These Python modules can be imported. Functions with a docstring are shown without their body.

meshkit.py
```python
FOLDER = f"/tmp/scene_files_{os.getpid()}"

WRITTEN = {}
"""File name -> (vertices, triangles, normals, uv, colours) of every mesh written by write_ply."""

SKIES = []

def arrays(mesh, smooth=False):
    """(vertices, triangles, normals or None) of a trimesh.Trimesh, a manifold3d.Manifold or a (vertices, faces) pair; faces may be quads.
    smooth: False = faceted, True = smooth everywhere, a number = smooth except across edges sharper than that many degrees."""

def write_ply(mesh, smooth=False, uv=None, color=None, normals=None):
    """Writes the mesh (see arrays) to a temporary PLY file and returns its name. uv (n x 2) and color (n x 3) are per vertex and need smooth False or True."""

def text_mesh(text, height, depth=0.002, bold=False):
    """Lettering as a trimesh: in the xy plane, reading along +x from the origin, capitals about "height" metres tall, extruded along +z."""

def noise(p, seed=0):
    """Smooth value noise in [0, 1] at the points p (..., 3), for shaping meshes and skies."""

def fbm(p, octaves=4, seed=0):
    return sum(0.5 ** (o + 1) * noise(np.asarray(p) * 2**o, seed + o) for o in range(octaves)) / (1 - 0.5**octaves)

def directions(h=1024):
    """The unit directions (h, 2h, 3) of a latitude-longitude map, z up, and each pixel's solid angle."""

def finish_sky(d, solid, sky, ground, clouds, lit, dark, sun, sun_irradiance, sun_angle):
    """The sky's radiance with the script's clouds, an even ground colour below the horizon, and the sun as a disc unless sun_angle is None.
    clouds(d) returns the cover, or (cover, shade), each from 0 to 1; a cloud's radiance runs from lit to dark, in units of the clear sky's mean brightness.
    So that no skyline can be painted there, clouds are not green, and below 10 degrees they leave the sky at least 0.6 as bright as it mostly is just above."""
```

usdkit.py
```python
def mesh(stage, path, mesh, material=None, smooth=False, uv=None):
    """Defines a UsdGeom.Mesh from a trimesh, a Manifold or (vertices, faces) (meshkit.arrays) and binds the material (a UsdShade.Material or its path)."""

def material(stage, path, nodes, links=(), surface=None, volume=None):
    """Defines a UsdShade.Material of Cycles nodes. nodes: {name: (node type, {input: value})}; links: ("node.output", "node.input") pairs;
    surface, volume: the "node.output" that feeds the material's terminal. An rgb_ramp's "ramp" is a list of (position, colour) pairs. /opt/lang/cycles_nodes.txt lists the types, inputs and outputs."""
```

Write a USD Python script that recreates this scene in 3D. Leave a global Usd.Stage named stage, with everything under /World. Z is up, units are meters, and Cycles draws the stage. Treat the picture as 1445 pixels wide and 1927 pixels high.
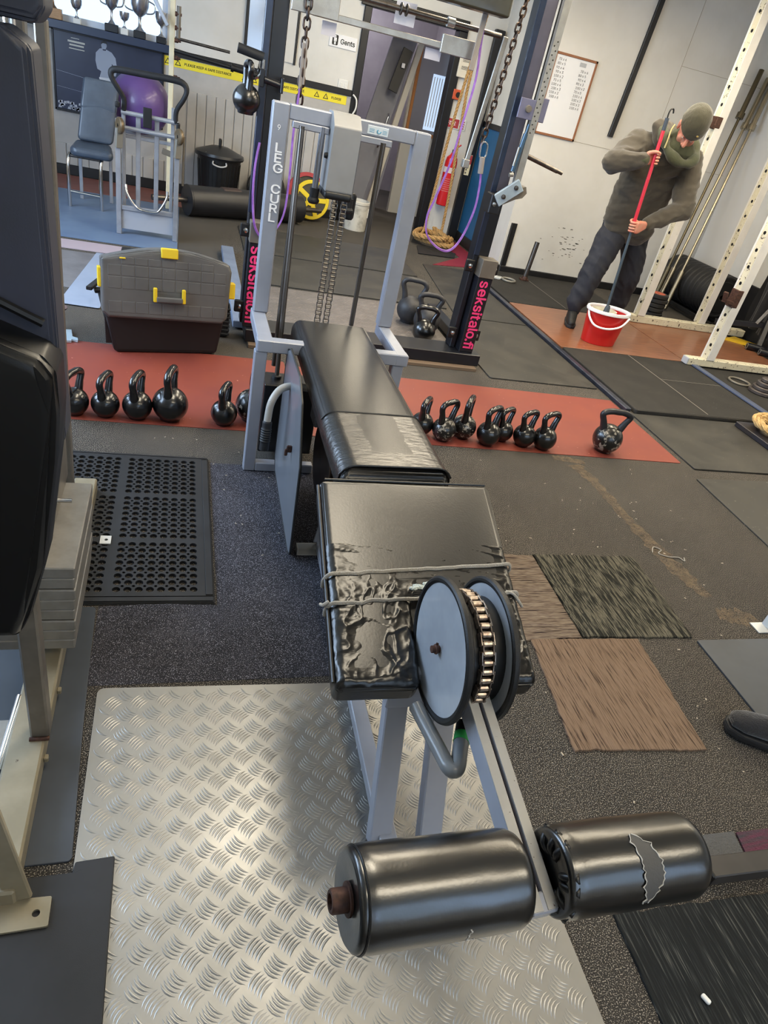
import math, random
import numpy as np, trimesh, shapely, manifold3d as m3
from shapely.geometry import Polygon, Point, box as sbox
from shapely.ops import unary_union
from pxr import Usd, UsdGeom, UsdLux, UsdShade, Sdf, Gf, Vt
import usdkit, meshkit

stage = Usd.Stage.CreateInMemory()
UsdGeom.SetStageUpAxis(stage, UsdGeom.Tokens.z)
UsdGeom.SetStageMetersPerUnit(stage, 1.0)
UsdGeom.Xform.Define(stage, '/World')
UsdGeom.Scope.Define(stage, '/World/Looks')
PI = math.pi
rng = np.random.default_rng(7)

# ---------------------------------------------------------------- camera
EYE = (0.0, 0.0, 1.55)
RIGHT, DOWN, FWD = (0.952327, -0.230887, 0.199412), (0.033369, -0.570886, -0.820351), (0.303250, 0.787897, -0.535965)
cam = UsdGeom.Camera.Define(stage, '/World/camera')
cam.CreateHorizontalApertureAttr(36.0)
cam.CreateVerticalApertureAttr(36.0 * 1927 / 1445)
cam.CreateFocalLengthAttr(36.0 * 1260.9 / 1445)
cam.CreateClippingRangeAttr(Gf.Vec2f(0.02, 200))
cam.AddTransformOp().Set(Gf.Matrix4d(*RIGHT, 0, *[-x for x in DOWN], 0, *[-x for x in FWD], 0, *EYE, 1))
cam.CreateExposureAttr(0.58)

# ---------------------------------------------------------------- light
dome = UsdLux.DomeLight.Define(stage, '/World/sky')
dome.CreateIntensityAttr(0.42)
dome.CreateColorAttr(Gf.Vec3f(0.60, 0.79, 1.0))

def rect_light(name, loc, rot, w, h, power, col):
    l = UsdLux.RectLight.Define(stage, '/World/' + name)
    l.CreateWidthAttr(w); l.CreateHeightAttr(h); l.CreateIntensityAttr(power); l.CreateColorAttr(Gf.Vec3f(*col))
    x = UsdGeom.Xformable(l); x.AddTranslateOp().Set(Gf.Vec3d(*loc)); x.AddRotateXYZOp().Set(Gf.Vec3f(*rot))
    return l
WARM, COOL = (1.0, 0.89, 0.69), (0.56, 0.74, 1.0)
LAMPS = [(.75, 2.3, .5, 1.5), (1.75, 3.9, .5, 1.5), (1.9, 5.1, .5, 1.5), (3.3, 3.4, .5, 1.5), (3.6, 5.1, .5, 1.5), (2.05, 6.9, .5, 1.5), (1.25, -.3, 1.2, .35), (2.7, -.3, 1.2, .35), (5.2, 3.55, .5, 1.5)]
for i, (x, y, w, h) in enumerate(LAMPS):      # fluorescent panels on the ceiling
    rect_light('ceiling_lamp_light_%d' % i, (x, y, 2.66), (0, 0, 0), w, h, 8.5, WARM)
    rect_light('ceiling_lamp_uplight_%d' % i, (x, y, 2.70), (180, 0, 0), w * .3, h * .9, 7.5, WARM)
rect_light('daylight_left', (-2.55, 3.6, 1.75), (0, -90, 0), 1.5, 4.2, 8.0, COOL)      # windows of the left wall
rect_light('daylight_rear', (2.1, -2.05, 1.75), (90, 0, 180), 3.2, 1.3, 13.0, (.50, .69, 1.0))     # window behind the camera
rect_light('daylight_back', (-0.85, 8.60, 2.0), (-90, 0, 0), 1.3, 1.2, .16, (.60, .79, 1.0))        # window over the trophy sill

# ---------------------------------------------------------------- helpers: materials
def C(h):
    h = h.lstrip('#'); v = [int(h[i:i + 2], 16) / 255 for i in (0, 2, 4)]
    return tuple(x / 12.92 if x <= 0.04045 else ((x + 0.055) / 1.055) ** 2.4 for x in v)

KF = dict(charcoal_carpet=.50, black_carpet=.55, aluminium_plate=.60, black_rubber=.55, worn_rubber_mat=.62, matting_rubber=.55, bluish_rubber_mat=.6, red_vinyl=.50, varnished_ply=.72,
    dull_red_floor=.6, blue_grey_mat=.78, pale_plastic_sheet=.65, worn_boards=.6, grey_machine_paint=1.05, chipped_grey_paint=.75, tan_striped_carpet=.6, grey_boards=.6, black_skirting=.5, black_gloss_paint=.5,
    black_vinyl_pad=.5, creased_vinyl_cover=.5, black_duct_tape=.4, roller_vinyl=.24, black_plastic=.5, pad_edging=.5, rubber_edge_trim=.5, rack_black_paint=.55, rack_blue_black=.7, black_moulded_shield=2.2, black_lower_shield=.4,
    black_enamel=.5, scuffed_enamel=.5, handle_enamel=.5, dull_grey_iron=.5, bumper_rubber=.5, purple_ball=.62, dark_vinyl=1.2, toolbox_grey=.7, toolbox_dark=.32, dull_tread_plate=.6, guard_plate_paint=.6, worn_housing_paint=.85, black_weight=.5,
    limiter_paint=.6, brown_olive_hoodie=.75, navy_track_trousers=.7, olive_beanie=.75, olive_neck_warmer=.75, log_black=.5, black_cloth=.5, poster_blue=.75, black_shoe=.5, blue_strip=.6, worn_beige_steel=.85, grey_weight_plate=1.2, dull_steel_tube=1.15, bucket_red=.85)
def mat(name, col, rough=0.5, metal=0.0, col2=None, scale=12, lo=0.35, hi=0.65, stretch=None, bump=0.0, bscale=300, bdist=0.002, bstretch=None,
        coat=0.0, spec=0.5, chip=None, chip_scale=30, chip_lo=0.62, sheen=0.0, rough2=None, speck=None, speck_scale=500, speck_lo=0.6, emit=None, sub=0.0, world=False, detail=5, k=None, coat_r=.08):
    n, L = {}, []
    src = 'tc.position' if world else 'tc.object'
    n['tc'] = ('geometry', {}) if world else ('texture_coordinate', {})
    p = {'roughness': rough, 'metallic': metal, 'specular_ior_level': spec, 'coat_weight': coat, 'coat_roughness': coat_r}
    if sheen: p['sheen_weight'] = sheen
    if sub: p.update(subsurface_weight=sub, subsurface_scale=0.01)
    kf = k or KF.get(name, 1.0); c = tuple(x * kf for x in C(col))
    p['base_color'] = c
    out = None
    if col2:
        c2 = tuple(x * kf for x in C(col2)); n['mp'] = ('mapping', {'scale': stretch or (1, 1, 1)}); L.append((src, 'mp.vector'))
        n['ns'] = ('noise_texture', {'scale': scale, 'detail': detail, 'roughness': 0.6}); L.append(('mp.vector', 'ns.vector'))
        n['rp'] = ('rgb_ramp', {'ramp': [(0, c), (lo, c), (hi, c2), (1, c2)]}); L.append(('ns.fac', 'rp.fac'))
        out = 'rp.color'
        if rough2 is not None:
            n['rr'] = ('map_range', {'from_min': lo, 'from_max': hi, 'to_min': rough, 'to_max': rough2, 'clamp': True}); L += [('ns.fac', 'rr.value'), ('rr.result', 'p.roughness')]
    if speck:
        n['sk'] = ('noise_texture', {'scale': speck_scale, 'detail': 2}); L.append((src, 'sk.vector'))
        n['sr'] = ('rgb_ramp', {'ramp': [(0, (0, 0, 0)), (speck_lo, (0, 0, 0)), (speck_lo + .08, (1, 1, 1)), (1, (1, 1, 1))]}); L.append(('sk.fac', 'sr.fac'))
        n['sm'] = ('mix_color', {'a': c, 'b': C(speck)}); L.append(('sr.color', 'sm.fac'))
        if out: L.append((out, 'sm.a'))
        out = 'sm.result'
    if chip:
        n['cn'] = ('noise_texture', {'scale': chip_scale, 'detail': 6, 'roughness': 0.65}); L.append((src, 'cn.vector'))
        n['cr'] = ('rgb_ramp', {'ramp': [(0, (0, 0, 0)), (chip_lo, (0, 0, 0)), (chip_lo + .015, (1, 1, 1)), (1, (1, 1, 1))]}); L.append(('cn.fac', 'cr.fac'))
        n['cm'] = ('mix_color', {'a': c, 'b': C(chip)}); L.append(('cr.color', 'cm.fac'))
        if out: L.append((out, 'cm.a'))
        out = 'cm.result'
    n['p'] = ('principled_bsdf', p)
    if out: L.append((out, 'p.base_color'))
    if bump:
        n['bm'] = ('mapping', {'scale': bstretch or (1, 1, 1)}); L.append((src, 'bm.vector'))
        n['bn'] = ('noise_texture', {'scale': bscale, 'detail': 4}); L.append(('bm.vector', 'bn.vector'))
        n['bp'] = ('bump', {'strength': bump, 'distance': bdist}); L += [('bn.fac', 'bp.height'), ('bp.normal', 'p.normal')]
    if emit:
        n['p'][1].update(emission_color=C(emit[0]), emission_strength=emit[1])
    return usdkit.material(stage, '/World/Looks/' + name, n, L, surface='p.BSDF')

# ---------------------------------------------------------------- helpers: meshes
def cat(*ms):
    l = []
    for m in ms: l += list(m) if isinstance(m, (list, tuple)) else [m]
    return trimesh.util.concatenate(l)
def unit(v): v = np.asarray(v, float); return v / np.linalg.norm(v)
def frame(d, up=(0, 0, 1)):
    d = unit(d); up = np.asarray(up, float)
    if abs(d @ unit(up)) > 0.999: up = np.array([0, 1.0, 0])
    s = unit(np.cross(d, up)); return s, d, np.cross(s, d)
def place(m, s, d, u, o):
    M = np.eye(4); M[:3, 0], M[:3, 1], M[:3, 2], M[:3, 3] = s, d, u, o
    m = m.copy(); m.apply_transform(M); return m
def cbox(s, bev=0.0):
    s = np.asarray(s, float) / 2
    if bev <= 0: return trimesh.creation.box(2 * s)
    b = min(bev, min(s) * .9); pts = []
    for sx in (-1, 1):
        for sy in (-1, 1):
            for sz in (-1, 1):
                for k in range(3):
                    q = s - b; q[k] = s[k]; pts.append(q * (sx, sy, sz))
    return trimesh.convex.convex_hull(np.array(pts))
def box(c, s, bev=0.002, rz=0.0):
    m = cbox(s, bev)
    if rz: m.apply_transform(trimesh.transformations.rotation_matrix(rz, (0, 0, 1)))
    m.apply_translation(c); return m
def bx(x0, x1, y0, y1, z0, z1, bev=0.002): return box(((x0 + x1) / 2, (y0 + y1) / 2, (z0 + z1) / 2), (x1 - x0, y1 - y0, z1 - z0), bev)
def bar(a, b, w, h, up=(0, 0, 1), bev=0.003):
    a, b = np.asarray(a, float), np.asarray(b, float)
    s, d, u = frame(b - a, up); return place(cbox((w, np.linalg.norm(b - a), h), bev), s, d, u, (a + b) / 2)
def spline(pts, n=8, closed=False):
    p = np.asarray(pts, float); k = len(p); out = []
    idx = range(k if closed else k - 1)
    for i in idx:
        g = lambda j: p[j % k] if closed else p[min(max(j, 0), k - 1)]
        a, b, c_, d = g(i - 1), g(i), g(i + 1), g(i + 2)
        for t in np.linspace(0, 1, n, endpoint=False):
            out.append(.5 * ((2 * b) + (-a + c_) * t + (2 * a - 5 * b + 4 * c_ - d) * t * t + (-a + 3 * b - 3 * c_ + d) * t ** 3))
    if not closed: out.append(p[-1])
    return np.array(out)
def tube(path, r, n=12, closed=False, sy=1.0, up=(0, 0, 1)):
    p = np.asarray(path, float); k = len(p)
    t = np.array([(p[(i + 1) % k] - p[i - 1]) if closed else (p[min(i + 1, k - 1)] - p[max(i - 1, 0)]) for i in range(k)])
    t /= np.linalg.norm(t, axis=1)[:, None] + 1e-12
    s, _, u = frame(t[0], up); V = []; R = np.broadcast_to(np.asarray(r, float), (k,))
    a = np.linspace(0, 2 * PI, n, endpoint=False)
    for i in range(k):
        s = unit(s - t[i] * (s @ t[i])); u = np.cross(s, t[i])
        V.append(p[i] + R[i] * (np.cos(a)[:, None] * s + sy * np.sin(a)[:, None] * u))
    V = np.concatenate(V); F = []
    for i in range(k if closed else k - 1):
        for j in range(n):
            A, B = i * n + j, i * n + (j + 1) % n; D, E_ = (A + n) % (k * n), (B + n) % (k * n)
            F += [(A, D, B), (B, D, E_)]
    if not closed:
        V = np.vstack([V, p[0], p[-1]]); c0, c1 = k * n, k * n + 1
        for j in range(n):
            F += [(c0, j, (j + 1) % n), (c1, (k - 1) * n + (j + 1) % n, (k - 1) * n + j)]
    m = trimesh.Trimesh(V, F, process=False)
    if not closed or True:
        if m.volume < 0: m.invert()
    return m
def rod(a, b, r, n=16): return tube([a, b], r, n)
def lathe(prof, n=32, o=(0, 0, 0), axis=(0, 0, 1)):
    """prof: (radius, height) from bottom to top, turned about the axis"""
    a = np.linspace(0, 2 * PI, n, endpoint=False); V, F = [], []
    for r, z in prof: V += [(r * math.cos(t), r * math.sin(t), z) for t in a]
    k = len(prof)
    for i in range(k - 1):
        for j in range(n):
            A, B = i * n + j, i * n + (j + 1) % n; F += [(A, B, B + n), (A, B + n, A + n)]
    m = trimesh.Trimesh(V, F, process=False); m.merge_vertices(); m.update_faces(m.nondegenerate_faces()); m.remove_unreferenced_vertices()
    s, d, u = frame(axis, (0, 0, 1)) if abs(unit(axis)[2]) < .9 else (None,) * 3
    if s is not None: m = place(m, s, u, d, o)
    else: m.apply_translation(o)
    if m.volume < 0: m.invert()
    return m
def prism(poly, h, plane='xy', o=0.0):
    """extrusion of a shapely polygon (or point list) by h: plane xy -> up from z=o, xz -> along +y from y=o, yz -> along +x from x=o"""
    if not hasattr(poly, 'exterior') and not hasattr(poly, 'geoms'): poly = Polygon(poly)
    m = cat([trimesh.creation.extrude_polygon(g, h, engine='earcut') for g in getattr(poly, 'geoms', [poly])])
    if plane == 'xz': m = place(m, (1, 0, 0), (0, 0, 1), (0, 1, 0), (0, o, 0)); m.invert()
    elif plane == 'yz': m = place(m, (0, 1, 0), (0, 0, 1), (1, 0, 0), (o, 0, 0))
    else: m.apply_translation((0, 0, o))
    return m
def rpoly(pts, r): return Polygon(pts).buffer(-r, join_style=2).buffer(r, quad_segs=6)
def cushion(poly, t, r, n=6, crown=0.0, rb=None):
    """an upholstered slab: poly (flat outline), thickness t, rounded by r along the upper edge and rb along the lower"""
    rb = r if rb is None else rb; V, F = [], []
    def rings(r_, z0, sgn, extra):
        ds = [(r_ * (1 - math.sin(a)), r_ * (1 - math.cos(a))) for a in np.linspace(PI / 2, 0, n)][::-1]
        ds = [(r_ * (1 - math.cos(a)), r_ * math.sin(a)) for a in np.linspace(0, PI / 2, n)]
        out = [(d, z0 + sgn * (h - r_)) for d, h in ds]
        for e in (extra or []): out.append((r_ + e[0], z0 + sgn * e[1]))
        return out
    top = rings(r, t, 1, [(.03, crown * .6), (.06, crown), (.1, crown * 1.2)] if crown else None)
    bot = rings(rb, 0, -1, None)
    def strip(rs, flip):
        prev = poly
        ms = []
        for i in range(len(rs) - 1):
            nxt = poly.buffer(-rs[i + 1][0], quad_segs=4)
            if nxt.is_empty: nxt = None
            ring = prev if nxt is None else prev.difference(nxt)
            if not ring.is_empty:
                for g in getattr(ring, 'geoms', [ring]):
                    if g.geom_type != 'Polygon' or g.area < 1e-9: continue
                    v, f = trimesh.creation.triangulate_polygon(g, engine='earcut')
                    pts = [Point(q) for q in v]; bd = prev.boundary
                    z = np.where(np.array([bd.distance(q) for q in pts]) < 1e-7, rs[i][1], rs[i + 1][1])
                    if nxt is None: z[:] = rs[i][1]
                    ms.append(trimesh.Trimesh(np.c_[v, z], f, process=False))
            if nxt is None: return ms
            prev = nxt
        for g in getattr(prev, 'geoms', [prev]):
            v, f = trimesh.creation.triangulate_polygon(g, engine='earcut')
            ms.append(trimesh.Trimesh(np.c_[v, np.full(len(v), rs[-1][1])], f, process=False))
        return ms
    m1 = cat(strip(top, False)); m2 = cat(strip(bot, True))
    for m, up in ((m1, 1), (m2, -1)):
        nz = m.face_normals[:, 2] * up
        m.faces[nz < 0] = m.faces[nz < 0][:, ::-1]
    ext = np.array(poly.exterior.coords)[:-1]; k = len(ext)
    V = np.vstack([np.c_[ext, np.full(k, rb)], np.c_[ext, np.full(k, t - r)]])
    F = []
    for j in range(k): a, b = j, (j + 1) % k; F += [(a, b, b + k), (a, b + k, a + k)]
    m3_ = trimesh.Trimesh(V, F, process=False)
    if not poly.exterior.is_ccw: m3_.invert()
    m = cat(m1, m2, m3_); m.merge_vertices(digits_vertex=5); return m
def rbox(s, r, n=4):
    """box with rounded edges, centred"""
    s = np.asarray(s, float) / 2; r = min(r, min(s) * .999)
    g = [np.unique(np.concatenate([-s[k] + r * (1 - np.cos(np.linspace(0, PI / 2, n + 1))), [0], s[k] - r * (1 - np.cos(np.linspace(0, PI / 2, n + 1)))])) for k in range(3)]
    V, F = [], []
    for k in range(3):
        a, b = (k + 1) % 3, (k + 2) % 3
        for sg in (-1, 1):
            A, B = np.meshgrid(g[a], g[b], indexing='ij'); P = np.zeros(A.shape + (3,)); P[..., a], P[..., b], P[..., k] = A, B, sg * s[k]
            o = len(V); V += list(P.reshape(-1, 3)); na, nb = A.shape
            for i in range(na - 1):
                for j in range(nb - 1):
                    q = [o + i * nb + j, o + (i + 1) * nb + j, o + (i + 1) * nb + j + 1, o + i * nb + j + 1]
                    if sg < 0: q = q[::-1]
                    F += [(q[0], q[1], q[2]), (q[0], q[2], q[3])]
    V = np.array(V); I = np.clip(V, -s + r, s - r); D = V - I; l = np.linalg.norm(D, axis=1)[:, None]
    V = I + D / np.maximum(l, 1e-12) * np.where(l > 1e-12, r, 0)
    m = trimesh.Trimesh(V, F, process=False); m.merge_vertices(digits_vertex=6); m.update_faces(m.nondegenerate_faces()); return m
def rb(c, s, r, n=4, rz=0.0, rx=0.0):
    m = rbox(s, r, n)
    if rx: m.apply_transform(trimesh.transformations.rotation_matrix(rx, (1, 0, 0)))
    if rz: m.apply_transform(trimesh.transformations.rotation_matrix(rz, (0, 0, 1)))
    m.apply_translation(c); return m
def warp(m, q, nrm=None):
    """bilinear map of local (u in 0..1, v in 0..1, height) onto the quad q = (u0v0, u1v0, u1v1, u0v1)"""
    q = np.asarray(q, float); v = m.vertices; u, w = v[:, :1], v[:, 1:2]
    p = q[0] * (1 - u) * (1 - w) + q[1] * u * (1 - w) + q[2] * u * w + q[3] * (1 - u) * w
    nn = unit(np.cross(q[1] - q[0], q[3] - q[0])); m = m.copy(); m.vertices = p + nn * v[:, 2:3]; return m
def torus(o, axis, R, r, n=28, k=10):
    s, d, u = frame(axis, (0, 1, 0.01)); a = np.linspace(0, 2 * PI, n, endpoint=False)
    return tube([np.asarray(o) + R * (math.cos(t) * s + math.sin(t) * u) for t in a], r, k, closed=True, up=d)
def text(s, h, o, right, up, depth=0.0015, bold=False):
    m = meshkit.text_mesh(s, h, depth, bold); r, u = unit(right), unit(up); return place(m, r, u, np.cross(r, u), o)
def noisy(m, amp, scale, seed=0, octaves=3):
    m = m.copy(); n = m.vertex_normals; v = m.vertices
    m.vertices = v + n * ((meshkit.fbm(v * scale, octaves, seed) - .5) * 2 * amp)[:, None]; return m

# ---------------------------------------------------------------- helpers: prims
_used = {}
def numbered(parent, name):
    k = (parent, name); i = _used.get(k, 0); _used[k] = i + 1
    return f'{parent}/{name}' + (f'_{i:03d}' if i else '')
def tag(p, label=None, cat_=None, group=None, kind=None):
    for k, v in (('label', label), ('category', cat_), ('group', group), ('kind', kind)):
        if v: p.SetCustomDataByKey(k, v)
BASE = {}
def thing(name, label, cat_, base=(0, 0, 0), group=None, rz=0.0, kind=None):
    path = numbered('/World', name); x = UsdGeom.Xform.Define(stage, path)
    x.AddTranslateOp().Set(Gf.Vec3d(*map(float, base)))
    if rz: x.AddRotateZOp().Set(math.degrees(rz))
    tag(x.GetPrim(), label, cat_, group, kind); BASE[path] = np.asarray(base, float); return path
def part(parent, name, mesh, m, smooth=35, label=None, kind=None, local=False):
    """a mesh under a thing or a part; mesh coordinates are the world's unless local"""
    path = numbered(parent, name); top = '/'.join(parent.split('/')[:3])
    mesh = mesh.copy()
    if not local and top in BASE: mesh.apply_translation(-BASE[top])
    g = usdkit.mesh(stage, path, mesh, m, smooth=smooth)
    tag(g.GetPrim(), label, None, None, kind); return path
def single(name, mesh, m, label, cat_, group=None, kind=None, smooth=35):
    path = numbered('/World', name)
    lo, hi = mesh.bounds; b = np.array([(lo[0] + hi[0]) / 2, (lo[1] + hi[1]) / 2, lo[2]])
    mesh = mesh.copy(); mesh.apply_translation(-b)
    g = usdkit.mesh(stage, path, mesh, m, smooth=smooth); UsdGeom.Xformable(g).AddTranslateOp().Set(Gf.Vec3d(*map(float, b)))
    tag(g.GetPrim(), label, cat_, group, kind); BASE[path] = b; return path
def struct(name, mesh, m, smooth=35, label=None):
    path = numbered('/World', name); g = usdkit.mesh(stage, path, mesh, m, smooth=smooth); tag(g.GetPrim(), label, None, None, 'structure'); return path
def copy_of(src, label, loc, rz=0.0, scale=1.0, group=None, tilt=None):
    name = src.rsplit('/', 1)[1]; name = name[:-4] if name[-4:-3] == '_' and name[-3:].isdigit() else name
    path = numbered('/World', name); x = UsdGeom.Xform.Define(stage, path); p = x.GetPrim()
    p.GetReferences().AddInternalReference(src); was = stage.GetPrimAtPath(src).GetCustomData()
    x = UsdGeom.Xformable(p); x.ClearXformOpOrder()
    x.AddTranslateOp(opSuffix='at').Set(Gf.Vec3d(*map(float, loc)))
    if rz: x.AddRotateZOp(opSuffix='at').Set(math.degrees(rz))
    if tilt: x.AddRotateXYZOp(opSuffix='tilt').Set(Gf.Vec3f(*tilt))
    if scale != 1.0: x.AddScaleOp(opSuffix='at').Set(Gf.Vec3f(scale, scale, scale) if np.ndim(scale) == 0 else Gf.Vec3f(*scale))
    tag(p, label, was['category'], group or was.get('group')); p.SetInstanceable(True); return path
# ---------------------------------------------------------------- materials
M = {}
M['carpet'] = mat('charcoal_carpet', '#403e3d', 0.95, col2='#56524d', scale=2.2, lo=.3, hi=.75, speck='#9b9388', speck_scale=340, speck_lo=.55, bump=.7, bscale=380, bdist=.004, spec=.15, world=True)
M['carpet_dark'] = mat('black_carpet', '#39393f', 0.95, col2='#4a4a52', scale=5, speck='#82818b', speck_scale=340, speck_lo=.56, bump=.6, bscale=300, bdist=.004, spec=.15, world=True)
M['cream'] = mat('cream_wall', '#d6d4cf', 0.75, col2='#cccac3', scale=2, bump=.12, bscale=60, bdist=.004, spec=.3)
M['white_wall'] = mat('white_wall', '#d4d2cd', 0.7, col2='#cac7c0', scale=1.6, bump=.15, bscale=40, bdist=.005, spec=.3, chip='#8d8880', chip_scale=7, chip_lo=.74)
M['lowwall'] = mat('grey_lower_wall', '#b7b4b0', 0.6, col2='#a9a6a2', scale=3, spec=.4)
M['ceil'] = mat('ceiling_white', '#d5cfbf', 0.85)
M['skirt'] = mat('black_skirting', '#1d1d20', 0.45, col2='#2c2b2c', scale=9, chip='#9a968c', chip_scale=40, chip_lo=.72)
M['blackpaint'] = mat('black_gloss_paint', '#17181c', 0.38, col2='#22242a', scale=8)
M['bluepaint'] = mat('blue_wall_paint', '#1f5f8c', 0.5, col2='#1b557f', scale=4)
M['lav'] = mat('lavender_wall', '#a9a3a9', 0.7, col2='#9b959c', scale=3)
M['alu'] = mat('aluminium_plate', '#c8c7c4', 0.36, 0.75, col2='#bbbab6', scale=5, rough2=.45, chip='#77726a', chip_scale=26, chip_lo=.73)
M['rubber'] = mat('black_rubber', '#26272a', 0.6, col2='#313236', scale=6, bump=.2, bscale=500, bdist=.001, spec=.4)
M['rubber_worn'] = mat('worn_rubber_mat', '#33322f', 0.5, col2='#4a4741', scale=3.5, rough2=.62, bump=.15, bscale=300, bdist=.001, speck='#8e887c', speck_scale=90, speck_lo=.7, world=True)
M['rubber_tex'] = mat('matting_rubber', '#373634', 0.8, col2='#413f3c', scale=5, bump=.4, bscale=260, bdist=.002, spec=.3, speck='#77726a', speck_scale=110, speck_lo=.72, world=True)
M['rubber_blue'] = mat('bluish_rubber_mat', '#3c434d', 0.5, col2='#4a525e', scale=4, spec=.5, bump=.1, bscale=200, bdist=.001, world=True)
M['vinyl'] = mat('red_vinyl', '#b4553f', 0.55, col2='#a84e42', scale=2.5, speck='#c98a78', speck_scale=60, speck_lo=.72, bump=.1, bscale=200, bdist=.001, world=True)
M['wood'] = mat('varnished_ply', '#a06a4c', 0.30, col2='#8a5a40', scale=6, stretch=(1, 6, 1), bump=.05, bscale=60, world=True)
M['vinyl_red2'] = mat('dull_red_floor', '#9a6158', 0.5, col2='#8b544c', scale=4, world=True)
M['bluefloor'] = mat('blue_grey_mat', '#6f86a4', 0.55, col2='#64799a', scale=3, world=True)
M['palemat'] = mat('pale_plastic_sheet', '#aebbd3', 0.35, col2='#a3b0c9', scale=4)
M['concrete'] = mat('worn_boards', '#8d8c90', 0.6, col2='#77757a', scale=5, world=True)

# ---------------------------------------------------------------- the room
X0, X1, Y0, YB, YW, H = -2.6, 5.78, -2.1, 8.5, 7.1, 2.9
struct('floor', bx(X0 - .1, X1 + .1, Y0 - .1, 12.2, -.12, 0, 0), M['carpet'])
struct('ceiling', bx(X0 - .1, X1 + .1, Y0 - .1, 12.2, H, H + .1, 0), M['ceil'])
def wall_xz(x0, x1, z0, z1, y, t, holes=()):
    p = sbox(x0, z0, x1, z1)
    for h in holes: p = p.difference(sbox(*h))
    return prism(p, t, 'xz', y)
WIN = (-1.42, 1.36, -0.19, 2.55)
wb = struct('wall_back', wall_xz(X0, 1.76, 0, H, YB, .12, [(WIN[0], WIN[1], WIN[2], WIN[3])]), M['cream'])
part(wb, 'lower_panel', bx(X0, 1.735, YB - .008, YB - .0005, 0.06, 1.26, 0), M['lowwall'], label='grey painted lower wall')
for i in range(17):
    x = 0.02 + i * .098
    part(wb, 'board', bx(x + .003, x + .095, YB - .02, YB - .0075, .06, 1.0, .004), M['lowwall'])
for i in range(15):
    x = -1.6 + i * .108
    part(wb, 'board', bx(x + .003, x + .105, YB - .02, YB - .0075, .06, .30, .004), M['lowwall'])
struct('trim_1', bx(X0, 1.735, YB - .028, YB, 1.275, 1.335, .004), M['blackpaint'], label='black dado rail along the back wall')
struct('baseboard_back', bx(X0, 1.70, YB - .035, YB, 0, .1, .004), M['skirt'])
struct('trim_2', cat(bx(-1.62, -.16, YB - .16, YB - .0, 1.335, 1.358, .004), bx(-1.62, -.16, YB - .165, YB - .145, 1.29, 1.358, .003)), mat('sill_blue_black', '#27334c', .35), label='dark window sill carrying the trophies')
# window
M['frame_w'] = mat('window_white', '#cfd6e2', .5)
win = struct('window_1', cat(bx(-1.44, -1.39, YB + .03, YB + .09, 1.36, 2.55), bx(-.24, -.18, YB + .03, YB + .09, 1.36, 2.55), bx(-1.42, -.2, YB + .03, YB + .09, 1.358, 1.41), bx(-1.42, -.2, YB + .03, YB + .09, 2.5, 2.55), bx(-1.42, -.2, YB + .035, YB + .08, 1.86, 1.90)), M['frame_w'])
def pane_mat():
    return usdkit.material(stage, '/World/Looks/window_glass', {'f': ('fresnel', {'IOR': 1.35}), 't': ('transparent_bsdf', {'color': (.92, .96, 1)}), 'g': ('glossy_bsdf', {'roughness': 0.03}), 'm': ('mix_closure', {})}, [('f.fac', 'm.fac'), ('t.BSDF', 'm.closure1'), ('g.BSDF', 'm.closure2')], surface='m.closure')
M['pane'] = pane_mat()
part(win, 'pane', bx(-1.40, -.22, YB + .055, YB + .06, 1.40, 2.51, 0), M['pane'], smooth=False)
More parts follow.
